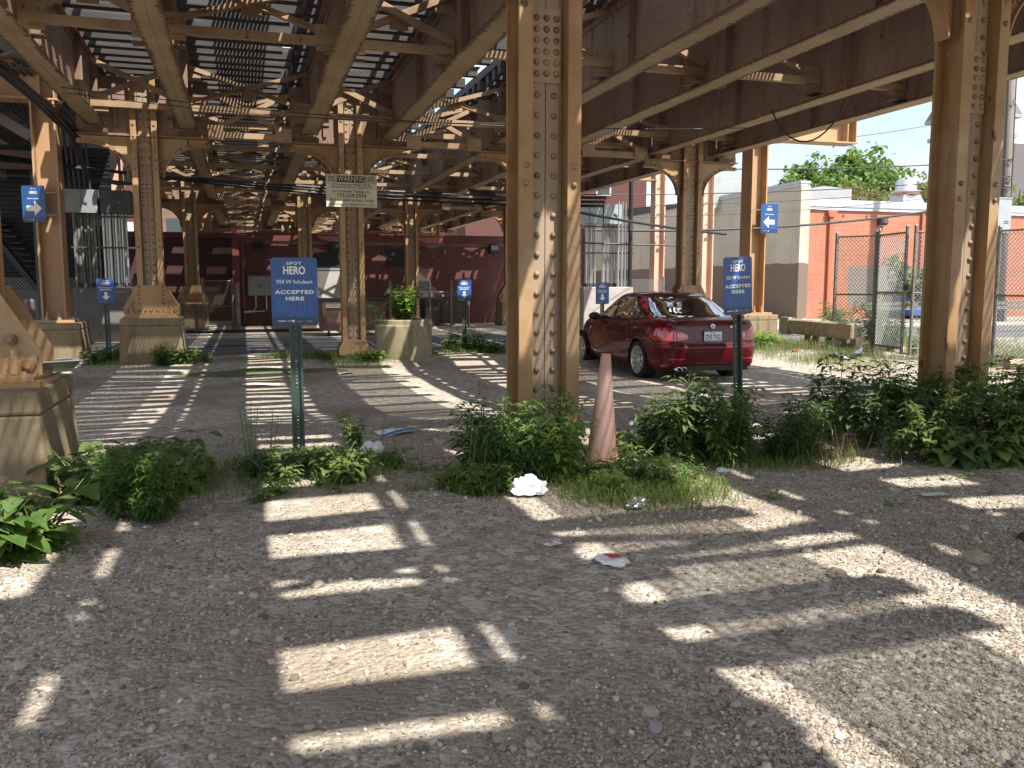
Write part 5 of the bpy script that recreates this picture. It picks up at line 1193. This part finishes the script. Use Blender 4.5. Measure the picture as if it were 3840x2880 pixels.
patch(SPIKE, 3, -.15, .2, 5.7, 6.3, .6, .9, 'thin spiky weed standing left of the left sign post', 'spiky weeds by the left sign')
patch(TALL, 1, .72, .78, 6.3, 6.4, .55, .6, 'thin leafy weed just behind the crumpled paper', 'weed behind the paper')
patch(SPIKE, 2, .9, 1.1, 6.2, 6.6, .35, .45, 'thin spiky weed by the blue and white sheet', 'spiky weeds by the sheet')
patch(TALL, 13, 1.15, 2.0, 4.9, 5.5, .5, .9, 'tall dark weed in front of the nearest column', 'weeds in front of the nearest column')
patch(LOW, 8, 1.05, 1.5, 4.75, 5.1, .8, 1.1, 'low feathery weed in front of the nearest column', 'low weeds before the nearest column')
patch(LOW, 15, 1.75, 2.7, 4.45, 5.2, .7, 1.2, 'low green weed among the grass before the pink cone', 'low weeds before the cone')
patch(TALL, 3, 2.25, 2.7, 4.5, 4.9, .38, .52, 'thin leafy weed right of the silver foil', 'weeds by the foil')
patch(BROAD, 3, 2.45, 2.85, 5.6, 6.0, .5, .7, 'broad leaved weed just right of the pink cone', 'weeds right of the cone')
patch(TALL, 10, 2.75, 3.35, 5.0, 5.7, .65, .98, 'tall weed left of the leaning sign post', 'weeds left of the leaning sign')
patch(SPIKE, 2, 2.8, 3.0, 5.3, 5.6, .95, 1.15, 'thin seed topped weed rising in front of the red car', 'seed weeds in front of the car')
patch(TALL, 6, 3.5, 3.95, 5.0, 5.5, .42, .66, 'bright weed at the right of the leaning sign post', 'weeds right of the leaning sign')
patch(TALL, 66, 4.05, 7.8, 4.25, 6.35, .6, 1.1, 'tall dark weed in the big mass round the right column', 'weeds round the right column')
patch(BROAD, 20, 4.4, 7.2, 4.25, 5.0, .8, 1.3, 'broad leaved weed along the front of the big weed mass', 'weeds along the front of the mass')
patch(LOW, 12, -.9, 1.1, 4.9, 6.2, .5, .8, 'scattered small weed in the thin strip by the left sign', 'small weeds in the thin strip')
patch(SMALL, 14, -.7, 1.2, 4.7, 6.3, .7, 1.4, 'lone seedling in the thin strip by the left sign', 'seedlings in the thin strip')
patch(SPIKE, 5, 1.1, 1.9, 4.9, 5.5, .7, 1.0, 'tall thin stem among the weeds at the nearest column', 'thin stems at the nearest column')
patch(SPIKE, 5, 1.8, 2.6, 4.5, 5.2, .35, .6, 'thin straggly stem in the grass before the cone', 'thin stems before the cone')
patch(SPIKE, 7, 4.3, 7, 4.6, 6.0, .9, 1.3, 'thin seed stem rising out of the big weed mass', 'thin stems in the mass')
patch(SMALL, 5, 2.6, 5.2, 3.6, 4.7, .6, 1.0, 'little seedling growing alone in the gravel', 'seedlings in the gravel')
patch(BROAD, 9, -2.9, -.95, 16.1, 17.9, .7, 1.15, 'weed in the strip between the two left pedestals', 'weeds between the left pedestals')
patch(TALL, 3, -1.6, -1.3, 15.9, 16.2, .65, .8, 'leafy weed against the front of the dripping pedestal', 'weeds against the pedestal')
patch(LOW, 3, -1.1, -.6, 16.2, 16.9, .9, 1.3, 'small weed at the corner of the second row pedestal', 'weeds at the pedestal corner')
patch(LOW, 9, 1.1, 2.4, 16.1, 17.3, .9, 1.4, 'green weed round the foot of the warning sign column', 'weeds at the warning sign column')
patch(BROAD, 4, 1.9, 2.6, 15.9, 16.4, .7, 1.0, 'weed left of the round planter', 'weeds left of the planter')
patch(LOW, 10, 3.4, 5.9, 16.6, 18.2, 1.1, 1.8, 'bright weed in the strip right of the planter', 'weeds right of the planter')
patch(TALL, 5, 3.8, 5.8, 17.0, 18.2, .6, .9, 'taller weed in the strip right of the planter', 'taller weeds right of the planter')
patch(BROAD, 10, 10.2, 12.3, 15.8, 17.6, .9, 1.4, 'weed at the foot of the grey pedestal right of the car', 'weeds right of the car')
patch(TALL, 8, 12.6, 14.2, 14.2, 17.5, .8, 1.2, 'tall weed along the foot of the chain link fence', 'weeds along the fence')
patch(TALL, 7, 13.4, 17, 16, 20, 1.0, 1.6, 'tall weed beyond the chain link fence', 'weeds beyond the fence')

# grass: tufts nobody could count
def grass(name, spots, m, seed, hmin=.04, hmax=.12):
    r = np.random.default_rng(seed); V = []; F = []; b = 0
    for (x0, x1, y0, y1, n) in spots:
        x = r.uniform(x0, x1, n); y = r.uniform(y0, y1, n); cl = np.sin(x * 3.1 + y * 1.7) + np.sin(y * 4.3 - x * 2.2); e = ((x - (x0 + x1) / 2) / (x1 - x0) * 2) ** 2 + ((y - (y0 + y1) / 2) / (y1 - y0) * 2) ** 2
        k = r.random(n) < (.6 + .3 * cl) * np.clip(1.25 - e, 0, 1); x, y = x[k], y[k]; n = len(x); z = gz(x, y) - .005
        a = r.uniform(0, 6.283, n); h = r.uniform(hmin, hmax, n); w = r.uniform(.0016, .003, n) * (1 + .03 * y); ln = r.uniform(.5, 1.5, n) * h; a2 = a + r.uniform(-.8, .8, n)
        dx, dy = np.cos(a2), np.sin(a2); sx, sy = -np.sin(a), np.cos(a)
        P = np.stack([np.stack([x - sx * w, y - sy * w, z], 1), np.stack([x + sx * w, y + sy * w, z], 1), np.stack([x + dx * ln * .35 + sx * w * .8, y + dy * ln * .35 + sy * w * .8, z + h * .75], 1), np.stack([x + dx * ln * .35 - sx * w * .8, y + dy * ln * .35 - sy * w * .8, z + h * .75], 1), np.stack([x + dx * ln, y + dy * ln, z + h * .85], 1)], 1)
        V.append(P.reshape(-1, 3)); i = b + np.arange(n)[:, None, None] * 5; F.append((i + np.array([(0, 1, 2), (0, 2, 3), (3, 2, 4)])[None]).reshape(-1, 3)); b += n * 5
    tag(link(name, np_mesh(name, np.concatenate(V), np.concatenate(F), m)), kind='stuff')
grass('grass', [(-.3, 1.1, 5.2, 6.4, 3200), (1.65, 2.8, 4.1, 5.2, 5000), (1.0, 1.5, 4.6, 5.2, 1500), (2.7, 4.2, 4.8, 5.7, 2600), (4.2, 7.4, 4.4, 5.6, 4500), (-.9, .1, 5.0, 5.9, 900), (-3.2, -.5, 16.0, 18.2, 3500), (.2, 1.9, 16.5, 18.1, 6000), (1.0, 2.8, 15.5, 17.2, 3500), (3.3, 6.2, 16.4, 18.3, 5000), (5, 10, 17.2, 18.7, 3000)], 'grass', 1)
grass('field_grass', [(9.8, 13.4, 14.2, 18.6, 14000), (12.8, 18, 10, 19, 22000), (9.6, 12.2, 12.6, 14.6, 1500), (12.5, 16, 7, 11, 9000), (16, 30, 10, 18, 15000)], 'grass', 2, .08, .26)
grass('dry_grass', [(10.5, 13.2, 14.0, 18.0, 5000), (12.8, 17, 10, 19, 7000), (3.5, 4.2, 4.8, 5.4, 250)], 'drygrass', 3, .08, .3)
M['moss'] = mat('moss', (.085, .105, .035), .95, layers=[(3, (.15, .14, .085), .5, .62)], bump=(40, .6, .01))
def ground_patch(name, x0, x1, y0, y1, m, off=.006, n=40, amp=.1):
    v = []; f = []
    for k in range(n + 1):
        x = x0 + (x1 - x0) * k / n; e = math.sin(math.pi * k / n) ** .5
        for j in range(5):
            y = (y0 + y1) / 2 + (j / 4 - .5) * (y1 - y0) * e + amp * math.sin(x * 2.3 + j * .4) * .6 + amp * .4 * math.sin(x * 6.1); v.append((x, y, G(x, y) + off))
    for k in range(n): f += [(5 * k + j, 5 * k + 5 + j, 5 * k + 6 + j, 5 * k + 1 + j) for j in range(4)]
    return tag(link(name, np_mesh(name, np.array(v), np.array(f), m, True)), kind='stuff')
ground_patch('moss', -1.2, 1.7, 15.1, 15.6, 'moss')

# ---------------------------------------------------------------- planter with its shrub
t = thing('concrete_planter', 'round stained concrete planter with a leafy shrub growing in it', 'planter', (2.93, 16.72, -.25))
M['planter'] = mat('mossy concrete', (.31, .26, .17), .9, layers=[(1.3, (.24, .2, .12), .4, .65), (3, (.11, .105, .05), .52, .7, (1, 1, .25)), (9, (.4, .35, .25), .62, .75)], bump=(35, .4, .008))
MB().lathe([(.545, 0), (.55, .78), (.54, .80), (.50, .803), (.50, .88), (.485, .90), (.45, .90), (.44, .84), (0, .84)], 40).build('tub', 'planter', t, smooth=False)
M['soil'] = mat('soil', (.06, .045, .03), .95); MB().lathe([(.44, .845), (0, .87)], 24).build('soil', 'soil', t)
st, v, f = weed_template(77, .78, 26, .13, .05, .55, .9)
sh = thing('shrub', 'bushy green shrub overflowing the round planter', 'shrub', (2.93, 16.72, .60)); st.build('stem', 'stem', sh); me = bpy.data.meshes.new('foliage'); me.from_pydata(v, [], f); me.materials.append(M['leaf']); link('foliage', me, sh)
st, v, f = weed_template(78, .55, 2, .085, .03, .75, 1.0); o = thing('trailing_branch', 'leafy branch trailing left out of the round planter', 'branch', (2.5, 16.55, .68)); o.rotation_euler = (0, -1.05, .2); st.build('stem', 'stem', o); me = bpy.data.meshes.new('foliage'); me.from_pydata(v, [], f); me.materials.append(M['leafdark']); link('foliage', me, o)

# ---------------------------------------------------------------- dumpster, bins
t = thing('brown_dumpster', 'brown steel dumpster with a dark lid in front of the white door', 'dumpster', (2.0, 24.9, -.13))
MB().frustum((.08, 1.85, .1, 1.2, .14), (0, 1.9, 0, 1.3, .98)).build('bin', 'dumpster', t); MB().box(-.04, 1.94, -.05, 1.34, .981, 1.06).build('lid', 'black', t)
for x in (.12, 1.75): MB().box(x - .05, x + .05, -.035, 0.03, .25, .95).build('rib', 'dumpster', t)
for x in (.25, 1.6): MB().lathe([(.0, -.03), (.07, -.03), (.07, .03), (0, .03)], 14, 'x', (x, .12, .07)).build('caster', 'black', t)
MB().box(.12, .62, -.012, .0, .80, .95).build('label_sheet', 'cream', t)
for k in range(4): MB().box(.15, .58, -.014, -.0125, .825 + k * .028, .835 + k * .028).build('print_line', 'print', t)
for k, (x, lab) in enumerate(((6.35, 'black wheeled trash cart at the left behind the chain link'), (6.98, 'black wheeled trash cart at the right behind the chain link'))):
    t = thing('trash_cart', lab, 'trash cart', (x, 30.6, -.16), 0, 'black trash carts'); s = 1 + .08 * k
    MB().frustum((-.24, .24, -.26, .26, .1), (-.30, .30, -.33, .33, .98 * s)).build('bin', 'black', t); MB().frustum((-.33, .33, -.37, .36, .981 * s), (-.29, .29, -.32, .32, 1.05 * s)).build('lid', 'darkgrey', t); MB().tube([(-.25, .38, .95 * s), (.25, .38, .95 * s)], .02, 6).build('handle', 'black', t)
    for sx in (-.27, .27): MB().lathe([(0, -.03), (.1, -.03), (.1, .03), (0, .03)], 14, 'x', (sx, .2, .1)).build('wheel', 'rail', t)
t = thing('blue_dumpster', 'blue dumpster with white and red stickers beyond the chain link gate', 'dumpster', (27.2, 30.6, -.13))
MB().box(0, 2.6, 0, 1.2, .15, 1.35).build('bin', 'bluebin', t); MB().box(-.05, 2.65, -.05, 1.25, 1.351, 1.42).build('lid', 'black', t)
for k, (x0, x1, z) in enumerate(((.25, .75, 1.12), (.25, .65, 1.05), (.25, .9, .85))): MB().box(x0, x1, -.012, -.001, z, z + (.035 if k < 2 else .14)).build('print_line', 'white', t)
MB().prism([(1.25 + .2 * math.cos(a), .62 + .2 * math.sin(a)) for a in np.linspace(.39, 6.67, 9)[:-1]], -.012, -.001, 'y').build('sticker', 'paperred', t); MB().box(1.65, 1.95, -.012, -.001, .6, 1.0).build('sticker', 'yellow', t)

# ---------------------------------------------------------------- timber barrier, logs, guard rail
t = thing('timber_barrier', 'heavy weathered timber barrier on short posts by the chain link fence', 'barrier')
def timber(m, p, q, w, h):
    m.beam(p, q, w, h)
for (p, q, w, h) in (((12.0, 17.2, .37), (12.27, 15.35, .33), .18, .34),): o = MB().beam(p, q, w, h).build('beam', 'timber', t); bv = o.modifiers.new('bevel', 'BEVEL'); bv.width = .03
o = MB().beam((11.93, 17.45, .37), (12.02, 17.22, .37), .24, .40).build('end_block', 'timber', t)
for (x, y) in ((12.2, 16.75), (12.24, 16.5), (12.42, 15.75), (12.45, 15.5)): MB().box(x - .09, x + .09, y - .09, y + .09, -.4, .18).build('post', 'timber', t)
t = thing('log_pile', 'two grey cut logs lying in the grass behind the right column', 'logs', (13.6, 12.2, G(13.6, 12.2)))
MB().tube([(-.35, .2, .1), (.5, .05, .12)], [.11, .10], 10).build('log', 'timber', t); MB().tube([(-.5, -.2, .06), (.9, -.35, .08)], [.07, .06], 8).build('log', 'bark', t)
t = thing('guard_rail', 'galvanised guard rail along the far side of the alley behind the fence', 'guard rail')
for z in (.42, .60): MB().beam((22.5, 27.8, z), (40, 26.6, z), .05, .13).build('rail', 'galv', t)
for k in range(6): MB().box(23 + 3 * k - .06, 23 + 3 * k + .06, 27.75 - .2 * k, 27.9 - .2 * k, -.3, .7).build('post', 'galv', t)

# ---------------------------------------------------------------- utility pole and wires
t = thing('utility_pole', 'grey wooden utility pole with white numbers, leaning slightly, behind the fence', 'utility pole', (28.9, 27.6, 0)); t.rotation_euler = (0, -.012, 0)
MB().tube([(0, 0, -.5), (0, 0, 5), (-.02, 0, 12.5)], [.21, .19, .15], 14).build('shaft', 'pole', t, smooth=True)
for k, s in enumerate(('26', '11', '02')): text(s, .30, 'white', t, (-.02, -.215, 4.05 - .24 * k), .004)
for dx in (.19, -.20): MB().tube([(dx, -.06, .5), (dx + .02, -.06, 7), (dx, -.05, 10)], .028, 6).build('riser', 'black', t)
MB().tube([(-.1, -.2, 8.4), (-.02, -.22, 8.5), (.06, -.2, 8.4), (-.02, -.22, 8.25), (-.1, -.2, 8.4)], .012, 5).build('wire_loop', 'galv', t)
for z in (5.2, 5.5, 6.2): MB().tube([(-.19, -.15, z), (0, -.28, z - .1), (.22, -.1, z + .1)], .02, 5).build('cable_loop', 'wire', t)
t = thing('grey_transformer_box', 'pale grey utility cabinet hung left of the wooden pole', 'cabinet', (28.5, 27.45, 3.45)); MB().box(-.36, .30, -.25, .15, -.1, 1.2).build('case', 'hvac', t); MB().box(-.38, .32, -.27, .17, 1.201, 1.25).build('lid', 'hvac', t); MB().lathe([(.05, 1.25), (.05, 1.35), (.0, 1.36)], 10, c=(-.2, 0, 0)).build('gland', 'galv', t)
for z in (.25, .32): MB().box(-.05, .18, -.256, -.2505, z, z + .03).build('vent_slot', 'darkgrey', t)
def wire(name, lab, p, q, sag, r, m='wire', grp='overhead wires', n=16):
    tag(MB().tube(catenary(p, q, sag, n), r, 5).build(name, m), lab, 'wire', grp)
PX = 28.85
for k, (z0, z1, sg, r, lab) in enumerate(((4.95, 6.2, .25, .022, 'topmost overhead cable crossing the sky from the wooden pole'), (4.05, 5.55, .2, .018, 'second overhead cable from the wooden pole'), (3.72, 5.35, .25, .012, 'thin third overhead wire from the wooden pole'), (3.0, 4.75, .45, .04, 'thick twisted overhead cable sagging in front of the orange wall'), (3.35, 5.15, .3, .010, 'thin wire above the thick twisted cable'))):
    wire('overhead_cable', lab, (9.6, 25.2, z0), (PX, 27.4, z1), sg, r)
wire('overhead_cable', 'high thin wire crossing in front of the green tree', (11.2, 21.0, 4.95), (PX, 27.4, 8.3), .4, .010)
wire('span_wire', 'upper thin wire strung under the girders across the picture', (-2.37, 13.9, 4.07), (8.32, 13.4, 3.98), .20, .008)
wire('span_wire', 'lower thin wire looping under the girders across the picture', (-2.37, 13.9, 4.0), (5.2, 13.5, 3.93), .16, .006)
for k in range(6): wire('cable_bundle', 'black cable in the bundle strung across behind the warning sign', (-6.0, 22.0 + .05 * k, 4.1 + .04 * k), (9.6, 22.4 + .04 * k, 3.66 - .05 * k + .1 * (k % 2)), .18 + .03 * k, .022, grp='cables in the black bundle')
wire('low_cable', 'thick black cable sagging right of the nearest column', (5.6, 22.0, 3.75), (14.6, 24.5, 2.9), .12, .04)
wire('low_cable', 'thin black rod like cable below the thick one right of the nearest column', (9.0, 23.8, 2.55), (13.0, 24.0, 2.5), .02, .025)
t = thing('girder_cables', 'fat bundle of black cables slung along the leftmost girder', 'cables')
for k in range(6):
    y0 = 4.0; pts = [(-2.72 - .05 * (k % 3) + .015 * math.sin(i * 1.1 + k), y0 + i * 1.0, 4.02 - .045 * (k // 3) - .05 * abs(math.sin(i * .55 + .1 * k)) - .02 * k / 6) for i in range(14)] + [(-2.85, 18.2, 3.7 - .03 * k), (-2.9, 19.5, 3.45), (-2.6 + .1 * k, 21.5, 3.55)]
    MB().tube(pts, .024 if k else .035, 6).build('cable', 'wire', t)
for y in (6, 9, 12, 15): MB().tube([(-2.72, y, 4.0), (-2.5, y, 4.1)], .012, 5).build('clamp', 'galv', t)
tag(MB().tube([*[(7.95 + .6 * q / 12, 12.1 - 1.0 * q / 12, 4.02 - .55 * math.sin(math.pi * min(1, q / 12)) ** .7) for q in range(13)]], .013, 7).build('drooping_cable', 'wire'), 'black cable drooping in a loop below the right girders', 'cable')
tag(MB().tube([(-8, 27.6, -.10), (1.5, 27.9, -.09), (4.5, 28.1, -.10)], .05, 8).build('ground_pipe', 'wire'), 'long black pipe lying on the ground before the brick building', 'pipe')
t = thing('link_arch', 'grey patch of scrap lumber lying by the brick wall', 'lumber', (7.2, 28.6, -.13)); MB().box(-1.2, .8, -.06, .06, 0, .05).box(-1.0, .9, .12, .24, 0, .045).build('board', 'timber', t)

# ---------------------------------------------------------------- trees
def tree(name, lab, x, y, h, rad, ntuft, m, seed, z0=-.2, trunk=.22, sc=.34, leafn=16, squash=.8, grp=None):
    r = random.Random(seed); t = thing(name, lab, 'tree', (x, y, z0), r.uniform(0, 6), grp); tb = MB(); v = []; f = []
    tb.tube([(0, 0, 0), (.1 * trunk, .05, h * .25), (-.1, .1, h * .5), (.05, 0, h * .8)], [trunk, trunk * .8, trunk * .55, trunk * .15], 8)
    cz = h * .62; ends = []
    for k in range(16):
        a = r.uniform(0, 6.283); e = r.uniform(-.2, 1.0); s = h * r.uniform(.25, .6); L_ = rad * r.uniform(.55, 1.0)
        p1 = Vector((math.cos(a) * L_ * .5, math.sin(a) * L_ * .5, s + L_ * .35)); p2 = Vector((math.cos(a) * L_ * math.cos(e), math.sin(a) * L_ * math.cos(e), s + L_ * (.5 + .7 * math.sin(e)) * squash))
        tb.tube([(0, 0, s), tuple(p1), tuple(p2)], [trunk * .35, trunk * .2, trunk * .06], 5); ends += [p1, p2, p1.lerp(p2, .6)]
    tb.build('trunk', 'bark', t)
    for k in range(ntuft):
        c = ends[r.randrange(len(ends))] + Vector((r.gauss(0, 1), r.gauss(0, 1), r.gauss(0, .8))) * rad * .17
        for q in range(leafn):
            d = Vector((r.gauss(0, 1), r.gauss(0, 1), r.gauss(0, .6))); p = c + d * sc * .55
            leaf(v, f, p, Vector((r.gauss(0, 1), r.gauss(0, 1), r.gauss(-.3, .6))), Vector((r.gauss(0, .4), r.gauss(0, .4), 1)), sc * r.uniform(.6, 1.1), sc * .28)
    me = bpy.data.meshes.new('crown'); me.from_pydata(v, [], f); me.materials.append(M[m]); link('crown', me, t); return t
tree('green_tree', 'full bright green tree behind the orange building', 47.6, 62, 14.6, 5.6, 620, 'treeleaf', 3, trunk=.3, sc=.62)
tree('yellow_tree', 'sparse yellowish tree in front of the bright green tree', 43.6, 50.5, 9.9, 4.3, 520, 'treeyellow', 8, trunk=.2, sc=.42, leafn=12)
tree('yellow_tree', 'thin yellowish tree just left of the church tower', 49.0, 53.5, 12.4, 2.8, 230, 'treeyellow', 9, trunk=.16, sc=.42, leafn=12)
tree('distant_tree', 'distant round tree above the grey block wall', 62, 100, 11.0, 5, 90, 'treeleaf', 12, sc=.8)
tree('distant_tree', 'small distant tree left of the pale roof unit', 72, 110, 10.5, 4, 80, 'treeleaf', 13, sc=.8)
tree('street_tree', 'dense green tree behind the wooden pole at right', 48.2, 45, 9.6, 3.8, 420, 'treeleaf', 15, sc=.5)
tree('street_tree', 'green tree at the right edge behind the orange wall', 54.5, 46, 10.6, 3.6, 380, 'treeleaf', 16, sc=.5)
tree('sapling', 'feathery young tree in front of the blue dumpster', 21.5, 24.0, 2.7, 1.2, 46, 'treeleaf', 21, trunk=.035, sc=.22, leafn=14)

# ---------------------------------------------------------------- litter and birds
def crumple(name, lab, x, y, sx, sy, sz, m, seed, dz=0., n=7, cat='litter'):
    r = random.Random(seed); b = bmesh.new(); bmesh.ops.create_icosphere(b, subdivisions=3, radius=1)
    for v in b.verts:
        k = 1 + r.uniform(-.22, .22); v.co = Vector((v.co.x * sx * k, v.co.y * sy * k, max(v.co.z * k, -.25) * sz))
    me = bpy.data.meshes.new(name); b.to_mesh(me); b.free(); me.materials.append(M[m]); o = link(name, me, None, (x, y, G(x, y) + sz * .3 + dz), (0, 0, r.uniform(0, 3))); return tag(o, lab, cat)
def sheet(name, lab, x, y, w, h, m, seed, rz, amp=.012, dz=.02, cat='paper', extra=None):
    r = random.Random(seed); n = 8; t = thing(name, lab, cat, (x, y, G(x, y) + dz), rz); v = []; f = []
    ph = r.uniform(0, 6)
    zf = lambda a, b: amp * (math.sin(a * 5 / w * .8 + ph) + .6 * math.sin(b * 7 / h * .7 + a * 3 / w + ph * 2)) + amp * .5
    def grid(x0, x1, y0, y1, off, nm, mm):
        v = [(x0 + (x1 - x0) * i / n, y0 + (y1 - y0) * j / n, zf(x0 + (x1 - x0) * i / n, y0 + (y1 - y0) * j / n) + off) for j in range(n + 1) for i in range(n + 1)]
        f = [(j * (n + 1) + i, j * (n + 1) + i + 1, (j + 1) * (n + 1) + i + 1, (j + 1) * (n + 1) + i) for j in range(n) for i in range(n)]
        me = bpy.data.meshes.new(nm); me.from_pydata(v, [], f); me.materials.append(M[mm]); link(nm, me, t)
    grid(-w / 2, w / 2, -h / 2, h / 2, 0, 'sheet', m)
    for (a, b, c, d, mm) in extra or (): grid(a * w, b * w, c * h, d * h, .002, 'print', mm)
    return t
sheet('paper_sheet', 'blue and white printed sheet lying on the gravel left of the big column', 1.17, 7.2, .30, .26, 'paper', 1, .25, .012, .02, extra=((-.5, .5, -.44, -.2, 'paperblue'), (-.5, .5, .38, .48, 'paperblue')))
crumple('crumpled_paper', 'crumpled white paper among weeds right of the left sign post', .84, 6.15, .10, .07, .06, 'paper', 2, .02)
crumple('paper_scrap', 'small white scrap left of the crumpled paper by the sign', .66, 6.12, .07, .04, .03, 'paper', 3, .01)
crumple('tissue', 'white crumpled tissue under the weeds before the nearest column', 1.54, 4.70, .105, .075, .075, 'paper', 4, .015)
crumple('foil_ball', 'crumpled silver foil at the edge of the weeds before the cone', 2.02, 4.25, .075, .05, .04, 'foil', 5, .01)
crumple('paper_scrap', 'small white scrap near the foot of the leaning sign', 2.98, 4.98, .035, .03, .02, 'paper', 6)
crumple('plastic_bag', 'pale plastic bag behind the leaning sign post', 3.62, 5.86, .12, .1, .10, 'lightplastic' if 'lightplastic' in M else 'paper', 7)
crumple('plastic_bag', 'pale bag half hidden in weeds by the big pedestal', -.42, 5.62, .07, .05, .05, 'paper', 8, .10)
sheet('business_card', 'grey white card lying on bare gravel below the tissue', 1.33, 3.69, .085, .052, 'paper', 9, .45, .001, .018, 'card', extra=((-.12, .12, .05, .3, 'darkgrey'), (-.35, .3, -.25, -.18, 'cabinet')))
t = crumple('food_wrapper', 'flattened red and white wrapper on the gravel in the middle', 1.50, 3.40, .085, .055, .018, 'paper', 10, .012); 
m = MB(); m.add([(-.05, -.02, .022), (.0, -.03, .024), (.03, .02, .024), (-.03, .03, .022)], [(0, 1, 2, 3)]); m.build('print', 'paperred', t)
sheet('paper_strip', 'long white strip of paper on the gravel beyond the left sign', .2, 13.6, .55, .17, 'paper', 11, .1, .012, .015, extra=())
sheet('paper_scrap', 'white flat scrap at the edge of the striped shade by the alley', -.0, 17.5, .3, .12, 'paper', 12, .1, .008, .01)
sheet('paper_scrap', 'pale sheet left of the round planter', 1.6, 15.0, .26, .14, 'lightgreen', 13, .3, .01, .01)
sheet('flattened_carton', 'pale green flattened carton on the gravel at the right', 3.75, 3.95, .14, .07, 'lightgreen', 14, -.3, .004, .02)
t = thing('plastic_cup', 'clear plastic cup lying on its side right of the cone', 'cup', (3.24, 6.85, G(3.24, 6.85) + .045)); t.rotation_euler = (0, 1.48, .25)
MB().lathe([(.0, -.06), (.032, -.06), (.046, .06), (.049, .062), (.045, .064)], 20).build('cup', 'clear', t, smooth=True)
t = thing('drink_bottle', 'clear drink bottle with an orange cap lying at the weeds edge', 'bottle', (4.12, 5.60, G(4.12, 5.6) + .05)); t.rotation_euler = (0, 1.45, -.75 + math.pi)
MB().lathe([(0, -.10), (.045, -.10), (.05, -.07), (.05, .06), (.036, .1), (.03, .11)], 18).build('bottle', 'clear', t, smooth=True); MB().lathe([(.034, .10), (.034, .135), (0, .137)], 16).build('cap', 'cap', t)
def can(lab, x, y, rz, m='foil'):
    t = thing('drink_can', lab, 'can', (x, y, G(x, y) + .035)); t.rotation_euler = (0, 1.5, rz); MB().lathe([(0, -.06), (.027, -.06), (.033, -.05), (.033, .05), (.027, .06), (0, .058)], 16).build('can', m, t, smooth=True)
can('silver can lying at the foot of the left pedestals', -2.72, 16.6, .7); can('crushed silver can on the gravel below the pigeons', 10.05, 13.15, 1.2); can('red can lying at the edge of the grass right of the car', 11.2, 15.9, .2, 'tornred'); can('pink can by the far weeds beside the nearest column', 5.0, 16.1, .9, 'paperred')
sheet('paper_scrap', 'thin white scrap on the gravel right of the car', 8.9, 12.6, .22, .08, 'paper', 17, .1, .004, .012); sheet('paper_scrap', 'white scrap on the shaded gravel left of the big weeds', 9.4, 11.2, .16, .06, 'paper', 18, .5, .004, .012)
crumple('red_rag', 'red rag caught in the grass behind the fence at right', 17.8, 15.0, .3, .15, .12, 'cap', 19)
t = thing('foil_tray', 'silver foil tray lying on the big pedestal by the near column base', 'tray', (-1.16, 6.02, PED_TOP + .062), .5)
b = MB(); b.frustum((-.10, .10, -.07, .07, 0), (-.13, .13, -.10, .10, .05)); b.build('tray', 'foil', t); MB().box(-.14, .14, -.11, -.10, .048, .054).box(-.14, .14, .10, .11, .048, .054).box(-.14, -.13, -.0999, .0999, .048, .054).box(.13, .14, -.0999, .0999, .048, .054).build('rim', 'foil', t)
for (x, y, r_, lab) in ((3.55, 3.15, .032, 'reddish brick fragment among the gravel at right'), (3.06, 2.95, .045, 'pale angular stone standing proud of the gravel at right'), (2.35, 2.98, .035, 'rounded tan stone on the gravel right of centre')):
    o = crumple('stone', lab, x, y, r_ * 1.3, r_, r_ * .8, 'brick' if 'red' in lab else 'timber', int(x * 10), 0, cat='stone')
def pigeon(lab, x, y, rz, white):
    t = thing('pigeon', lab, 'pigeon', (x, y, G(x, y)), rz, 'pigeons on the lot')
    pts = [(-.20, 0, .085), (-.13, 0, .10), (-.06, 0, .115), (.02, 0, .125), (.07, 0, .15), (.09, 0, .185), (.105, 0, .205), (.125, 0, .206), (.148, 0, .198)]; rs = [.012, .028, .055, .062, .047, .028, .027, .016, .003]
    m = MB(); m.tube(pts, rs, 12); b = m.build('body', 'pigeon', t, smooth=True)
    for s in (-1, 1):
        w = MB(); w.tube([(.03, s * .055, .13), (-.06, s * .06, .12), (-.15, s * .03, .10), (-.19, s * .012, .09)], [.02, .03, .018, .004], 8); w.build('wing', 'pigeonwhite' if white else 'pigeon', t, smooth=True)
        l = MB(); l.tube([(.0, s * .022, .075), (.005, s * .022, .03), (.0, s * .022, .004)], .005, 5); l.tube([(-.015, s * .022, .004), (.03, s * .022, .004)], .004, 4); l.tube([(0, s * .022, .004), (.022, s * .036, .004)], .003, 4); l.build('leg', 'paperred', t)
        MB().dome((.108, s * .025, .212), .005, (0, s, 0)).build('eye', 'cap', t)
pigeon('dark pigeon with pale wings feeding on the gravel before the fence', 11.2, 14.4, 2.6, True); pigeon('grey pigeon standing in the grass by the gate', 12.1, 15.0, .3, False)

# ---------------------------------------------------------------- set lettering to its measured size
bpy.context.view_layer.update()
for o, w, h in FIT:
    d = o.dimensions.copy(); 
    if d.x > 1e-6:
        k = w / d.x; o.scale = (o.scale[0] * k, o.scale[1] * (h / d.y if h else k), 1)

bpy.context.view_layer.update()
for o in [o for o in bpy.data.objects if o.type == 'FONT']:
    me = bpy.data.meshes.new_from_object(o); n = link('lettering', me, o.parent); n.matrix_local = o.matrix_local.copy(); bpy.data.objects.remove(o)
